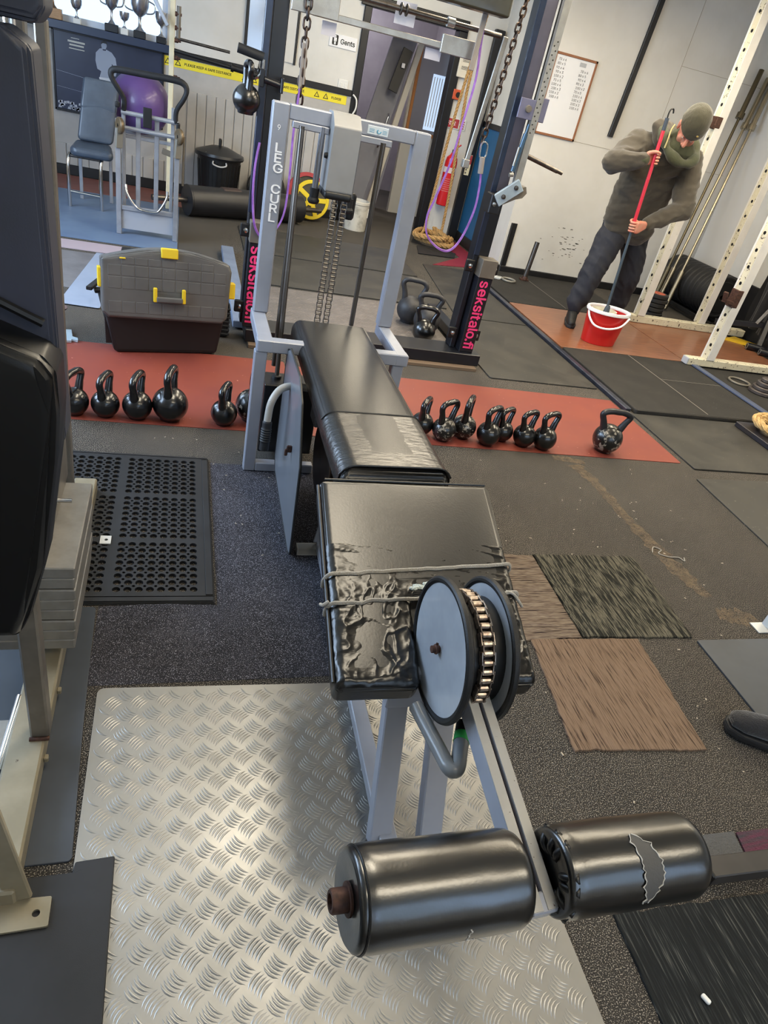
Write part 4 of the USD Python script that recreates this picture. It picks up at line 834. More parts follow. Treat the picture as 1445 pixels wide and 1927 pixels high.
part(b2, 'grey_strap', cat(bar((.567, 4.11, 1.39), (.562, 4.11, 1.60), .018, .006, up=(0, 1, 0)), bar((.582, 4.11, 1.42), (.575, 4.11, 1.62), .012, .006, up=(0, 1, 0))), '/World/Looks/grey_webbing')
# ---------------------------------------------------------------- kettlebells
M['kb'] = mat('black_enamel', '#101013', .26, col2='#17171b', scale=12, coat=.4, spec=.6)
M['kb_worn'] = mat('scuffed_enamel', '#131315', .3, coat=.3, chip='#8d877c', chip_scale=30, chip_lo=.56, spec=.6)
M['kb_handle'] = mat('handle_enamel', '#131316', .22, col2='#26262a', scale=40, coat=.5)
M['kb_dull'] = mat('dull_grey_iron', '#3b3b40', .5, col2='#45454a', scale=20, bump=.2, bscale=200, bdist=.001)
def kb_mesh(R_, top, hr, hw):
    prof = [(0, 0), (R_ * .50, 0), (R_ * .58, .003)] + [(R_ * math.cos(a), R_ * .96 + R_ * math.sin(a)) for a in np.linspace(-.93, 1.45, 22)] + [(0, R_ * 1.96)]
    ball = lathe(prof, 40)
    zc = R_ * 1.62
    hp_ = spline([(-R_ * .52, 0, zc - .01), (-hw * .78, 0, zc + (top - zc) * .35), (-hw, 0, zc + (top - zc) * .66), (-hw * .82, 0, top - hr * 1.5), (-hw * .4, 0, top - hr), (0, 0, top - hr), (hw * .4, 0, top - hr), (hw * .82, 0, top - hr * 1.5), (hw, 0, zc + (top - zc) * .66), (hw * .78, 0, zc + (top - zc) * .35), (R_ * .52, 0, zc - .01)], 5)
    k = len(hp_); rad = [hr * (1 + .35 * max(0, 1 - min(i, k - 1 - i) / 6)) for i in range(k)]
    return ball, tube(hp_, rad, 14, up=(0, 1, 0))
def make_kb(label, loc, rz, R_, top, hr, hw, mb, mh, group=None):
    t = thing('kettlebell', label, 'kettlebell', loc, group, rz); b_, h_ = kb_mesh(R_, top, hr, hw)
    part(t, 'body', b_, mb, smooth=True, local=True); part(t, 'handle', h_, mh, smooth=True, local=True); return t
KL = 'left row of kettlebells on the red strip'; KR = 'right row of kettlebells on the red strip'
k0 = make_kb('small black kettlebell at the far left end of the left row', (-.43, 2.985, .004), 1.12, .063, .214, .0155, .060, M['kb'], M['kb_handle'], KL)
copy_of(k0, 'black kettlebell second from the left in the left row', (-.300, 2.985, .004), 1.28, .99)
copy_of(k0, 'black kettlebell third from the left, touching the second', (-.163, 2.985, .004), 1.30, 1.06)
k3 = make_kb('large glossy black kettlebell fourth in the left row, white nick at its foot', (-.018, 2.995, .004), 1.33, .0815, .262, .0165, .066, M['kb'], M['kb_handle'], KL)
copy_of(k0, 'small black kettlebell standing apart at the right of the left row', (.228, 2.985, .004), 1.22, .99)
k5 = make_kb('big scuffed kettlebell half hidden behind the leg curl front leg', (.366, 3.05, .004), 1.35, .082, .28, .017, .066, M['kb_worn'], M['kb_handle'], KL)
kr = make_kb('scuffed kettlebell with silver flecks second in the right row', (1.37, 2.985, .004), .55, .0645, .232, .015, .062, M['kb_worn'], M['kb_handle'], KR)
copy_of(k0, 'black kettlebell half hidden behind the bench pad edge, first in the right row', (1.262, 3.04, .004), .95, .97, KR)
copy_of(kr, 'heavily scuffed kettlebell with a narrow handle third in the right row', (1.50, 3.03, .004), 1.0, 1.04)
k8 = make_kb('plain black kettlebell fourth in the right row', (1.625, 2.97, .004), .62, .066, .226, .0155, .062, M['kb'], M['kb_handle'], KR)
copy_of(k8, 'smallest kettlebell of the right row, fifth from its left', (1.737, 3.03, .004), .6, .88)
copy_of(k8, 'black kettlebell sixth in the right row beside the smallest one', (1.85, 2.985, .004), .5, .95)
copy_of(k8, 'black kettlebell at the right end of the right row', (1.968, 2.965, .004), .45, 1.0)
make_kb('lone worn kettlebell with a wide handle on the red strip', (2.385, 2.99, .004), -.12, .0845, .265, .0175, .085, M['kb_worn'], mat('worn_handle', '#232327', .4), None)
# three inside the rack, one hanging on the rack
KC = 'kettlebells on the tread plate inside the rack'
make_kb('largest dull grey kettlebell at the back of the three inside the rack', (1.70, 4.90, .011), -.3, .102, .335, .0185, .088, M['kb_dull'], M['kb_dull'], KC)
make_kb('middle dull grey kettlebell of the three inside the rack', (1.775, 4.69, .011), -.15, .10, .30, .0185, .085, M['kb_dull'], M['kb_dull'], KC)
make_kb('glossy black kettlebell at the front of the three inside the rack', (1.695, 4.49, .011), -.2, .083, .262, .0175, .072, M['kb'], M['kb_handle'], KC)
make_kb('black kettlebell hanging from a hook on the rack left upright', (.305, 4.15, 1.232), 1.75, .071, .245, .016, .05, M['kb'], M['kb_handle'], None)
# ---------------------------------------------------------------- toolbox in its crate
M['tbgrey'] = mat('toolbox_grey', '#6d6b68', .55, col2='#5f5d5b', scale=5, chip='#8b8883', chip_scale=18, chip_lo=.70)
M['tbdark'] = mat('toolbox_dark', '#2b292b', .55, col2='#232224', scale=6, chip='#4b484a', chip_scale=16, chip_lo=.73)
M['yellowp'] = mat('yellow_plastic', '#d8b81f', .45)
tb_ = thing('tool_chest', 'grey and black tool chest with yellow latches standing on the red strip', 'toolbox', (-.07, 3.95, .005))
cr = part(tb_, 'tub', place(cushion(rpoly([(-.345, 0), (.215, 0), (.26, .265), (-.40, .265)], .025), .26, .02, 4), unit((1, .22, 0)), (0, 0, 1), unit((.22, -1, 0)), (-.04, 4.06, .006)), M['tbdark'], label='black lower tub')
rim_ = part(cr, 'tub_rim', cat(bar((-.44, 3.96, .262), (.22, 4.10, .285), .05, .02), bar((-.455, 3.86, .30), (-.43, 4.12, .27), .03, .02)), M['tbdark'])
for k in range(5):
    x = -.32 + k * .125; part(cr, 'panel_rib', bar((x - .01, 3.758 + (x + .32) * .22, .05), (x - .015, 3.758 + (x + .32) * .22, .22), .075, .006, up=(.2, -1, 0)), M['tbdark'])
ex, ez = unit((1, .16, 0)), unit((-.02, .12, 1)); ey = np.cross(ez, ex); ey = ey if ey[1] > 0 else -ey
O_ = np.array((-.39, 3.775, .235))
def tl(m): return place(m, ex, ez, -ey, O_)
out = Polygon([(0, .0), (.03, -.03), (.62, -.03), (.65, .0), (.665, .25)] + [(.665 - .665 * t, .25 + .085 * math.sin(PI * (.12 + .82 * t))) for t in np.linspace(0.02, .98, 16)] + [(.0, .27)]).buffer(-.012).buffer(.012)
ld = part(tb_, 'lid', tl(cushion(out, .10, .018, 4)), M['tbgrey'], label='grey arched lid with square pattern')
for j, (z0, z1) in enumerate(((.0, .06), (.122, .183), (.187, .24))):
    for i in range(9): x = .035 + i * .067; part(ld, 'lid_square', tl(place(cbox((.0635, z1 - z0, .006), .002), (1, 0, 0), (0, 1, 0), (0, 0, 1), (x + .03, (z0 + z1) / 2, .0985))), M['tbgrey'])
for i in range(7):
    x = .10 + i * .067; part(ld, 'lid_square', tl(place(cbox((.0635, .036, .006), .002), (1, 0, 0), (0, 1, 0), (0, 0, 1), (x + .03, .263, .0985))), M['tbgrey'])
part(ld, 'yellow_badge', tl(place(rbox((.03, .008, .006), .003), (1, 0, 0), (0, 1, 0), (0, 0, 1), (.105, .275, .107))), M['yellowp'])
part(tb_, 'latch', tl(place(rbox((.085, .05, .03), .006), (1, 0, 0), (0, 1, 0), (0, 0, 1), (.335, .318, .10))), M['yellowp'], label='yellow latch')
part(tb_, 'latch', tl(place(rbox((.022, .10, .05), .006), (1, 0, 0), (0, 1, 0), (0, 0, 1), (-.004, .17, .06))), M['yellowp'], label='yellow latch'); part(tb_, 'latch', tl(place(rbox((.035, .085, .05), .006), (1, 0, 0), (0, 1, 0), (0, 0, 1), (.672, .15, .06))), M['yellowp'], label='yellow latch')
hh = part(tb_, 'carry_handle', tl(place(rbox((.135, .03, .022), .008), (1, 0, 0), (0, 1, 0), (0, 0, 1), (.335, .085, .122))), M['tbgrey'])
for x in (.262, .408): part(hh, 'handle_hinge', tl(place(rbox((.02, .075, .02), .006), (1, 0, 0), (0, 1, 0), (0, 0, 1), (x, .107, .118))), M['yellowp'])
rb_ = thing('ribbed_roller', 'black ribbed rubber block standing right of the tool chest', 'rubber block', (.265, 4.2, .0))
part(rb_, 'core', rb((.265, 4.2, .11), (.07, .10, .215), .015), M['rubber']); [part(rb_, 'rib', rb((.265, 4.2, .025 + k * .026), (.088, .115, .012), .005), M['rubber']) for k in range(7)]
wr = Polygon([(-.016, 0), (.016, 0), (.019, -.10), (.045, -.118), (.045, -.15), (.02, -.138), (.012, -.138), (.012, -.158), (-.03, -.16), (-.04, -.135), (-.018, -.11)]).buffer(.003)
w_ = prism(wr, .012); w_ = place(w_, unit((1, .15, 0)), unit((-.15, 1, 0)), (0, 0, 1), (-.585, 3.965, .006)); single('wrench', w_, mat('wrench_steel', '#b9cbd6', .3, .5), 'pale steel spanner lying on the floor left of the tool chest', 'spanner')
single('rusty_cup', lathe([(0, 0), (.02, 0), (.022, .10), (.05, .125), (.052, .13), (.018, .10), (.014, .01), (0, .01)], 20, (-.635, 3.99, .004)), M['rust'], 'rusty flared steel cup beside the spanner', 'steel cup')
# ---------------------------------------------------------------- aluminium frame machine
M['alubar'] = mat('anodised_tube', '#b3b5bb', .3, .55, col2='#a2a4aa', scale=10)
al = thing('aluminium_frame', 'tall silver tube frame with a black padded handle and two castors', 'exercise machine', (-.27, 6.3, .0))
for x in (-.49, -.045): part(al, 'side_post', bx(x - .02, x + .02, 6.28, 6.33, .0085, .86, .004), M['alubar'])
for x in (-.455, -.085): part(al, 'rear_post', bx(x - .014, x + .014, 6.36, 6.40, .12, 1.0, .004), M['alubar'])
for z0, z1 in ((.905, .905), (.80, .80)): part(al, 'cross_tube', rod((-.47, 6.34, z0), (-.045, 6.34, z1), .0165, 14), M['alubar'])
for x in (-.345, -.205): part(al, 'inner_post', bx(x - .018, x + .018, 6.36, 6.38, .14, .90, .004), M['alubar'])
part(al, 'base_tube', bx(-.47, -.065, 6.29, 6.33, .20, .235, .004), M['alubar']); part(al, 'base_panel', bx(-.47, -.065, 6.305, 6.315, .05, .2, .002), mat('grey_panel', '#9d9fa6', .5))
part(al, 'u_tube', tube(spline([(-.435, 6.28, .40), (-.42, 6.26, .33), (-.36, 6.25, .25), (-.30, 6.25, .225), (-.21, 6.25, .225), (-.17, 6.25, .25), (-.12, 6.26, .34), (-.115, 6.27, .40)], 5), .011, 12), M['chrome'])
part(al, 'padded_handle', tube(spline([(-.45, 6.34, .92), (-.448, 6.32, 1.0), (-.50, 6.28, 1.08), (-.53, 6.27, 1.13), (-.525, 6.27, 1.17), (-.47, 6.27, 1.185), (-.28, 6.27, 1.19), (-.08, 6.27, 1.195), (-.01, 6.27, 1.18), (.01, 6.27, 1.14), (-.01, 6.28, 1.08), (-.06, 6.32, .99), (-.065, 6.34, .90)], 6), [.018 + .006 * math.exp(-((i - 36) / 16) ** 4) for i in range(73)], 14), M['rubber'])
for x in (-.485, -.045):
    c_ = part(al, 'castor_fork', bar((x, 6.27, .66), (x + .01, 6.25, .80), .05, .03), mat('castor_grey_%d' % int(-x * 1000), '#7d786d', .5)); part(c_, 'castor_wheel', lathe([(.012, -.016), (.052, -.016), (.058, -.008), (.058, .008), (.052, .016), (.012, .016)], 26, (x + .012, 6.245, .82), (1, .5, 0)), mat('castor_brass_%d' % int(-x * 1000), '#6c5c46', .4, .4))
part(al, 'lock_plate', cat(rb((-.275, 6.31, .90), (.065, .015, .14), .006)), M['blk']); part(al, 'end_plug', rb((-.493, 6.30, .955), (.035, .05, .04), .01), M['blk']); part(al, 'end_plug', rb((-.045, 6.30, .885), (.03, .05, .05), .01), M['blk'])
part(al, 'side_blade', bx(-.005, .012, 6.33, 6.36, .45, .82, .003), M['taupe'])
# ---------------------------------------------------------------- padded chair
M['pad_window_tint'] = mat('dark_vinyl', '#39424f', .36, col2='#414b58', scale=10, bump=.12, bscale=120, bdist=.002, spec=.6)  # black vinyl, bluish window reflection put into its colour
ch = thing('utility_bench', 'black padded exercise chair with chrome legs before the boxing poster', 'chair', (-.8, 7.2, .0085))
part(ch, 'backrest', place(cushion(rpoly([(-.145, 0), (.15, 0), (.145, .50), (-.145, .50)], .04), .06, .022, 5, .004), unit((1, .06, 0)), unit((.12, .22, 1)), unit((.05, -1, .2)), (-.76, 7.28, .52)), M['pad_window_tint'], smooth=True)
part(ch, 'backrest_cover', place(cushion(rpoly([(-.149, .25), (.149, .25), (.149, .505), (-.149, .505)], .03), .068, .024, 5, .004), unit((1, .06, 0)), unit((.12, .22, 1)), unit((.05, -1, .2)), (-.76, 7.284, .52)), M['pad_window_tint'], smooth=True)
part(ch, 'seat', place(cushion(rpoly([(-.18, -.16), (.18, -.16), (.15, .2), (-.15, .2)], .06), .075, .032, 5, .004), unit((1, .05, 0)), unit((-.05, 1, .06)), (0, 0, 1), (-.77, 7.14, .435)), M['pad_window_tint'], smooth=True)
for x, dx in ((-.945, 0), (-.68, 0)): part(ch, 'front_leg', tube(spline([(x, 7.06, .435), (x - .01, 7.02, .40), (x - .012, 7.0, .30), (x - .01, 7.0, .009)], 5), .015, 12), M['chrome'])
for x in (-.90, -.64): part(ch, 'rear_leg', bar((x, 7.38, .009), (x, 7.36, .44), .03, .02), M['alubar'])
part(ch, 'foot_rail', rod((-.955, 7.0, .135), (-.69, 7.0, .125), .012, 12), M['chrome']); part(ch, 'seat_rail', rod((-.945, 7.04, .42), (-.68, 7.04, .42), .012, 12), M['steel'])
part(ch, 'adjuster_bar', bar((-.735, 7.33, .12), (-.72, 7.30, .48), .02, .012), M['beige_steel'])
# ---------------------------------------------------------------- gym ball, its cradle on the cream rack, barbell
M['creampaint'] = mat('cream_rack_paint', '#ddd2b4', .45, col2='#d2c6a6', scale=8, chip='#7d735f', chip_scale=30, chip_lo=.72)
cr_ = thing('squat_stand', 'cream painted squat stand with a diagonal brace in front of the window', 'rack', (-.11, 7.45, 0))
part(cr_, 'post', bx(-.152, -.107, 7.53, 7.58, .0085, 2.4, .004), M['creampaint'])
part(cr_, 'diagonal_brace', bar((-.165, 7.45, 1.52), (-.36, 7.47, 1.82), .03, .03), M['alubar'])
for z in (1.43, 1.52, 1.62, 1.30, 1.15): part(cr_, 'pin', lathe([(0, 0), (.018, 0), (.018, .03), (.011, .034), (.011, .055), (0, .055)], 12, (-.106, 7.43, z), (1, 0, 0)), M['rust'])
part(cr_, 'upright_spindle', rod((-.075, 7.43, 1.45), (-.075, 7.43, 1.68), .018, 12), M['taupe']); part(cr_, 'peg', rod((-.1, 7.43, 1.445), (.37, 7.42, 1.435), .012, 12), M['steel'])
part(cr_, 'lower_hook', cat(bar((-.105, 7.42, .52), (-.19, 7.42, .54), .02, .05)), M['taupe'])
part(cr_, 'ball_shelf', cat(bar((-.13, 7.46, .60), (-.13, 8.2, .60), .04, .03), bar((-.62, 7.9, .585), (-.13, 7.9, .585), .03, .03), bar((-.62, 7.6, .585), (-.13, 7.6, .585), .03, .03)), M['alubar']); part(cr_, 'rear_post', bx(-.64, -.60, 7.88, 7.92, .005, .6, .004), M['alubar'])
part(cr_, 'foot', bx(-.152, -.107, 7.60, 7.70, .0085, .04, .004), M['creampaint'])
single('gym_ball', trimesh.creation.icosphere(4, .265).apply_translation((-.40, 7.72, .868)), mat('purple_ball', '#7a5aa0', .38, col2='#70509a', scale=3, coat=.2), 'large purple gym ball behind the silver frame', 'gym ball', smooth=True)
bb = thing('barbell', 'black barbell racked level with the yellow warning tape', 'barbell', (.25, 7.36, 1.34)); part(bb, 'shaft', rod((-.105, 7.38, 1.355), (.40, 7.36, 1.325), .016, 14), M['blk']); part(bb, 'collar', rod((.385, 7.36, 1.327), (.41, 7.36, 1.325), .034, 18), M['blk']); part(bb, 'sleeve', rod((.41, 7.36, 1.325), (.80, 7.345, 1.30), .025, 16), M['blk'])
# ---------------------------------------------------------------- poster
po = thing('boxing_poster', 'dark blue framed boxing poster on the wall under the window sill', 'poster', (-.73, 8.47, .6))
PX = lambda u: -1.235 + u * 1.01
PZ = lambda v: .605 + v * .675
part(po, 'frame', cat(bx(-1.25, -.215, 8.462, 8.4925, .595, .615), bx(-1.25, -.215, 8.462, 8.4925, 1.272, 1.288), bx(-1.25, -1.233, 8.462, 8.4925, .6, 1.285), bx(-.232, -.215, 8.462, 8.4925, .6, 1.285)), M['blackpaint'])
part(po, 'print', bx(-1.236, -.23, 8.475, 8.49, .61, 1.275, 0), mat('poster_blue', '#39415c', .3, col2='#2c344c', scale=2))
pf_ = lambda pts, y=8.4745: prism(Polygon([(PX(a), PZ(b)) for a, b in pts]).buffer(0), .001, 'xz', y)
part(po, 'boxer_torso', pf_([(.405, .52), (.42, .60), (.385, .62), (.37, .72), (.375, .82), (.41, .88), (.435, .89), (.44, .865), (.465, .865), (.47, .885), (.52, .86), (.555, .80), (.57, .66), (.555, .57), (.535, .57), (.535, .70), (.52, .72), (.51, .58), (.505, .53)]), mat('poster_figure', '#8e98ab', .4), label='pale figure of a boxer')
part(po, 'boxer_head', pf_([(.432, .88), (.425, .93), (.435, .965), (.455, .975), (.475, .96), (.475, .92), (.465, .885)]), '/World/Looks/poster_figure'); part(po, 'boxer_hair', pf_([(.425, .935), (.428, .97), (.455, .99), (.48, .975), (.48, .935), (.47, .955), (.44, .955)], 8.4742), M['blk']); part(po, 'boxer_shorts', pf_([(.40, .52), (.51, .53), (.53, .36), (.505, .20), (.44, .21), (.41, .35)]), mat('poster_shorts', '#b9bfc9', .4))
part(po, 'crowd', cat([pf_([(x, y0), (x + .03, y0), (x + .028, y0 + .035), (x + .004, y0 + .03)]) for x, y0 in [(rng.uniform(.01, .42), rng.uniform(.005, .10)) for _ in range(46)]]), mat('poster_crowd', '#a7acb9', .5), kind='stuff'); part(po, 'ring_rope', cat(pf_([(.01, .50), (.99, .36), (.99, .364), (.01, .504)]), pf_([(.01, .30), (.99, .20), (.99, .203), (.01, .303)])), '/World/Looks/poster_figure')
for s, h, z, x, b in (('One May 1965', .011, .925, .165, False), ('World Heavyweight', .020, .875, .125, True), ('Championship', .018, .83, .14, True), ('Lewiston, Maine', .012, .785, .155, False)): part(po, 'print_line', text(s, h, (PX(x), 8.4738, PZ(z)), (1, 0, 0), (0, 0, 1), .0008, b), mat('poster_text_%d' % int(z * 1000), '#b8b9b2', .5), smooth=False, kind='stuff') if 0 else None
part(po, 'print_line', cat([bx(PX(x), PX(x) + w, 8.4735, 8.4748, PZ(z), PZ(z) + h, 0) for x, w, z, h in ((.155, .075, .93, .006), (.125, .155, .88, .016), (.14, .13, .84, .014), (.135, .14, .80, .008))]), mat('poster_text', '#b8b9b2', .5), label='pale illegible lines of print', kind='stuff')
# ---------------------------------------------------------------- trophies on the sill
M['tro_silver'] = mat('trophy_silver', '#b9bcc4', .22, .9); M['tro_gold'] = mat('trophy_bronze', '#8d7560', .3, .7); M['marble'] = mat('white_marble', '#dcdcd8', .35); M['tan'] = mat('tan_wood', '#b08a62', .5, col2='#9c7850', scale=20, stretch=(1, 1, 6))
def cup(x, base_h, base_r, bm, h, r, label, m_, box_=True, handles=False):
    t = thing('trophy', label, 'trophy', (x, 8.41, 1.359), 'trophies on the window sill')
    part(t, 'base', bx(x - base_r, x + base_r, 8.41 - base_r * .7, 8.41 + base_r * .7, 1.359, 1.359 + base_h, .004), bm)
    z = 1.359 + base_h
    part(t, 'cup', lathe([(0, 0), (r * .55, 0), (r * .2, h * .12), (r * .12, h * .3), (r * .2, h * .42), (r * .75, h * .55), (r * .98, h * .75), (r, h), (r * .93, h), (r * .7, h * .62), (0, h * .5)], 24, (x, 8.41, z)), m_)
    if handles:
        for s in (-1, 1): part(t, 'handle', tube(spline([(x + s * r * .7, 8.41, z + h * .55), (x + s * r * 1.5, 8.41, z + h * .62), (x + s * r * 1.6, 8.41, z + h * .85), (x + s * r * .97, 8.41, z + h * .93)], 5), .006, 8), m_)
    return t
cup(-1.21, .085, .07, M['tan'], .20, .06, 'bronze coloured trophy on a tan wooden block', M['tro_gold'])
cup(-1.01, .045, .035, M['marble'], .15, .05, 'small silver cup on a white marble base', M['tro_silver']); cup(-.70, .065, .06, M['blackpaint'], .26, .065, 'tall silver cup with handles on a black base', M['tro_silver'], handles=True)
cup(-.585, .055, .035, M['marble'], .13, .045, 'smallest silver cup between the two tall ones', M['tro_silver']); cup(-.445, .062, .055, M['blackpaint'], .27, .085, 'biggest silver cup with looped handles', M['tro_silver'], handles=True); cup(-.245, .055, .045, M['blackpaint'], .20, .06, 'narrow dark silver cup next to the cream post', M['tro_silver'])
# ---------------------------------------------------------------- bin, log, plates, bucket
bn = thing('dustbin', 'black lidded dustbin against the boarded wall', 'bin', (.37, 8.2, 0))
part(bn, 'tub', lathe([(0, 0), (.19, 0), (.195, .01), (.225, .47), (.222, .475), (0, .475)], 40, (.37, 8.2, 0)), M['blk']); [part(bn, 'rib', bar((.37 + .195 * math.cos(a), 8.2 + .195 * math.sin(a), .02), (.37 + .225 * math.cos(a), 8.2 + .225 * math.sin(a), .44), .012, .006, up=(math.cos(a), math.sin(a), 0)), M['blk']) for a in np.linspace(-PI + .15, -.15, 14)]
ldd = part(bn, 'lid', lathe([(0, .475), (.25, .475), (.256, .49), (.25, .515), (.21, .53), (.09, .575), (0, .58)], 40, (.37, 8.2, 0)), mat('bin_lid', '#1f1f22', .35)); part(ldd, 'knob', rb((.37, 8.2, .61), (.03, .10, .08), .012), M['blk']); part(bn, 'handle', tube(spline([(.30, 7.975, .455), (.30, 7.95, .43), (.37, 7.945, .415), (.43, 7.95, .43), (.43, 7.98, .455)], 4), .008, 8), mat('bin_handle', '#b9b9b9', .4))
part(ldd, 'pale_patch', rb((.28, 8.06, .525), (.12, .08, .012), .005, rx=.2), mat('pale_patch', '#b0b0ab', .6))
a_, b_ = np.array((.06, 7.40, .150)), np.array((1.215, 7.90, .150)); d_ = unit(b_ - a_)
lg = thing('log_bar', 'thick black strongman log bar lying behind the rack', 'log bar', (.64, 7.78, .01))
M['logm'] = mat('log_black', '#26262a', .45, col2='#303036', scale=6)
part(lg, 'log', lathe([(0, 0), (.132, 0), (.138, .006), (.138, 1.28), (.132, 1.286), (0, 1.286)], 40, a_, d_), M['logm']); [part(lg, 'hand_opening', rb(a_ + d_ * t + np.array((0, 0, .112)), (.22, .12, .06), .026, rz=.45), mat('log_hole_%d' % int(t * 100), '#3d2f2c', .6)) for t in (.45, .90)]
part(lg, 'sleeve', rod(a_ - d_ * .36, a_, .026, 16), M['steel']); part(lg, 'sleeve', rod(b_, b_ + d_ * .30, .026, 16), M['steel']); part(lg, 'flange', rod(a_ - d_ * .012, a_ + d_ * .002, .142, 40), M['logm'])
def wplate(name, label, c, axis, R_, th, m_, spokes=None, mi=None, group=None, hub=.03, rim=.18, cat__='weight plate'):
    t = thing(name, label, cat__, (c[0], c[1], c[2] - R_), group)
    part(t, 'rim', lathe([(R_ * (1 - rim), -th / 2), (R_ - .006, -th / 2), (R_, -th / 2 + .006), (R_, th / 2 - .006), (R_ - .006, th / 2), (R_ * (1 - rim), th / 2), (R_ * (1 - rim), -th / 2)], 48, c, axis), m_)
    s, d, u = frame(axis, (0, 0, 1)); part(t, 'web', lathe([(hub, -th * .2), (R_ * (1 - rim) + .002, -th * .2), (R_ * (1 - rim) + .002, th * .2), (hub, th * .2), (hub, -th * .2)], 40, c, axis), mi or m_)
    part(t, 'hub', lathe([(hub * .85, -th / 2), (hub * 2.1, -th / 2), (hub * 2.1, th / 2), (hub * .85, th / 2), (hub * .85, -th / 2)], 28, c, axis), m_)
    for k in range(spokes or 0):
        a = k * 2 * PI / spokes + .6; e = math.cos(a) * s + math.sin(a) * u; part(t, 'spoke', bar(np.asarray(c) + e * hub * 1.8, np.asarray(c) + e * R_ * (1 - rim * .8), .05, th * .8, up=d), m_)
    return t
M['yel'] = mat('yellow_plate', '#e3c825', .45); M['redp'] = mat('red_plate', '#a8363c', .5); M['olive'] = mat('plate_olive', '#3f3c30', .5, chip='#8f8b7c', chip_scale=26, chip_lo=.66)
wplate('weight_plate', 'yellow spoked weight plate leaning on the wall', (1.395, 8.16, .222), (.12, -1, .16), .205, .04, M['yel'], 5, M['olive'])
wplate('weight_plate', 'red rubber weight plate behind the yellow one', (1.36, 8.33, .248), (.1, -1, .18), .225, .06, M['redp'], 0, M['olive'])
wplate('weight_plate', 'dark weight plate leaning left of the yellow one', (.90, 8.33, .225), (.2, -1, .14), .215, .05, M['rubber'], 0)
wb_ = thing('plastic_tub', 'dirty white plastic tub next to the yellow plate', 'bucket', (1.92, 8.12, 0)); part(wb_, 'tub', lathe([(0, 0), (.128, 0), (.132, .01), (.138, .28), (.145, .285), (.145, .31), (.132, .315), (.125, .03), (0, .03)], 32, (1.92, 8.12, 0)), mat('dirty_white', '#c9c5ba', .5, col2='#8d887c', scale=9, lo=.5, hi=.75)); part(wb_, 'side_grip', rb((2.055, 8.05, .2), (.05, .03, .10), .012), '/World/Looks/dirty_white')
single('floor_clutter', noisy(trimesh.creation.icosphere(3, .12).apply_scale((.8, .8, 1.2)).apply_translation((.80, 8.25, .145)), .05, 14, 4), M['rubber'], 'heap of dark belts beside the dustbin', 'belts')
# ---------------------------------------------------------------- things on the back wall
tape = thing('warning_tape', 'yellow safety tape with printed warning along the back wall', 'tape', (.73, 8.49, 1.19))
part(tape, 'band', bx(-.215, 1.69, 8.489, 8.4915, 1.185, 1.268, 0), mat('tape_yellow', '#e6d52f', .45))
x = -.18
for rep in range(3):
    for i_ in range(2):
        c_ = (x + i_ * .10, 1.227); tri = Polygon([(c_[0] - .03, c_[1] - .024), (c_[0] + .03, c_[1] - .024), (c_[0], c_[1] + .028)]); part(tape, 'warning_triangle', prism(tri.difference(tri.buffer(-.006)), .001, 'xz', 8.488), M['blk'])
    tm = text('PLEASE KEEP A SAFE DISTANCE', .022, (x + .16, 8.4885, 1.216), (1, 0, 0), (0, 0, 1), .0008, True); tw = tm.bounds[1][0] - tm.bounds[0][0]
    if x + .16 + tw > 1.68: tm = text('PLEASE', .022, (x + .16, 8.4885, 1.216), (1, 0, 0), (0, 0, 1), .0008, True)
    if tm.bounds[1][0] < 1.69: part(tape, 'print_line', tm, M['blk'], smooth=False)
    x += tw + .30
    if x > 1.5: break
sg = thing('gents_sign', 'white Gents sign beside the corridor doorway', 'sign', (1.58, 8.49, 1.70))
part(sg, 'board', bx(1.42, 1.715, 8.490, 8.4975, 1.685, 1.80, .001), mat('sign_white', '#e2e2e4', .5)); part(sg, 'lettering', text('Gents', .042, (1.535, 8.4892, 1.722), (1, 0, 0), (0, 0, 1), .001, True), M['blk'], smooth=False)
part(sg, 'pictogram_panel', prism(rpoly([(1.45, 1.70), (1.512, 1.70), (1.512, 1.79), (1.45, 1.79)], .012), .001, 'xz', 8.489), M['blk']); part(sg, 'pictogram', cat(prism(Point(1.481, 1.778).buffer(.008), .001, 'xz', 8.488), prism(rpoly([(1.466, 1.73), (1.496, 1.73), (1.496, 1.767), (1.466, 1.767)], .006), .001, 'xz', 8.488), prism(sbox(1.472, 1.706, 1.490, 1.735), .001, 'xz', 8.488)), '/World/Looks/sign_white')
mr = thing('wall_mirror', 'black framed mirror on the back wall left of the Gents sign', 'mirror', (.68, 8.48, 1.47)); part(mr, 'frame', cat(bx(.555, .585, 8.475, 8.4985, 1.47, 2.15), bx(.785, .815, 8.475, 8.4985, 1.47, 2.15), bx(.555, .815, 8.475, 8.4985, 1.465, 1.495)), M['blackpaint']); part(mr, 'glass', bx(.58, .79, 8.484, 8.4985, 1.49, 2.15, 0), mat('mirror_glass', '#b9b9bd', .12, .9))
nb = thing('notice_board', 'dark edged notice board right of the rack left upright', 'board', (1.04, 8.49, 1.45)); part(nb, 'panel', bx(.80, 1.07, 8.487, 8.4985, 1.45, 2.2, 0), M['cream']); part(nb, 'edge', bx(1.07, 1.095, 8.48, 8.4985, 1.44, 2.2), M['blackpaint'])
sw = thing('light_switch', 'white double switch plate under the Gents sign', 'switch', (1.70, 8.49, 1.30)); part(sw, 'plate', rb((1.63, 8.494, 1.365), (.11, .008, .10), .004), M['marble']); [part(sw, 'rocker', rb((1.605 + k * .05, 8.488, 1.365), (.02, .006, .035), .002), M['marble']) for k in range(2)]
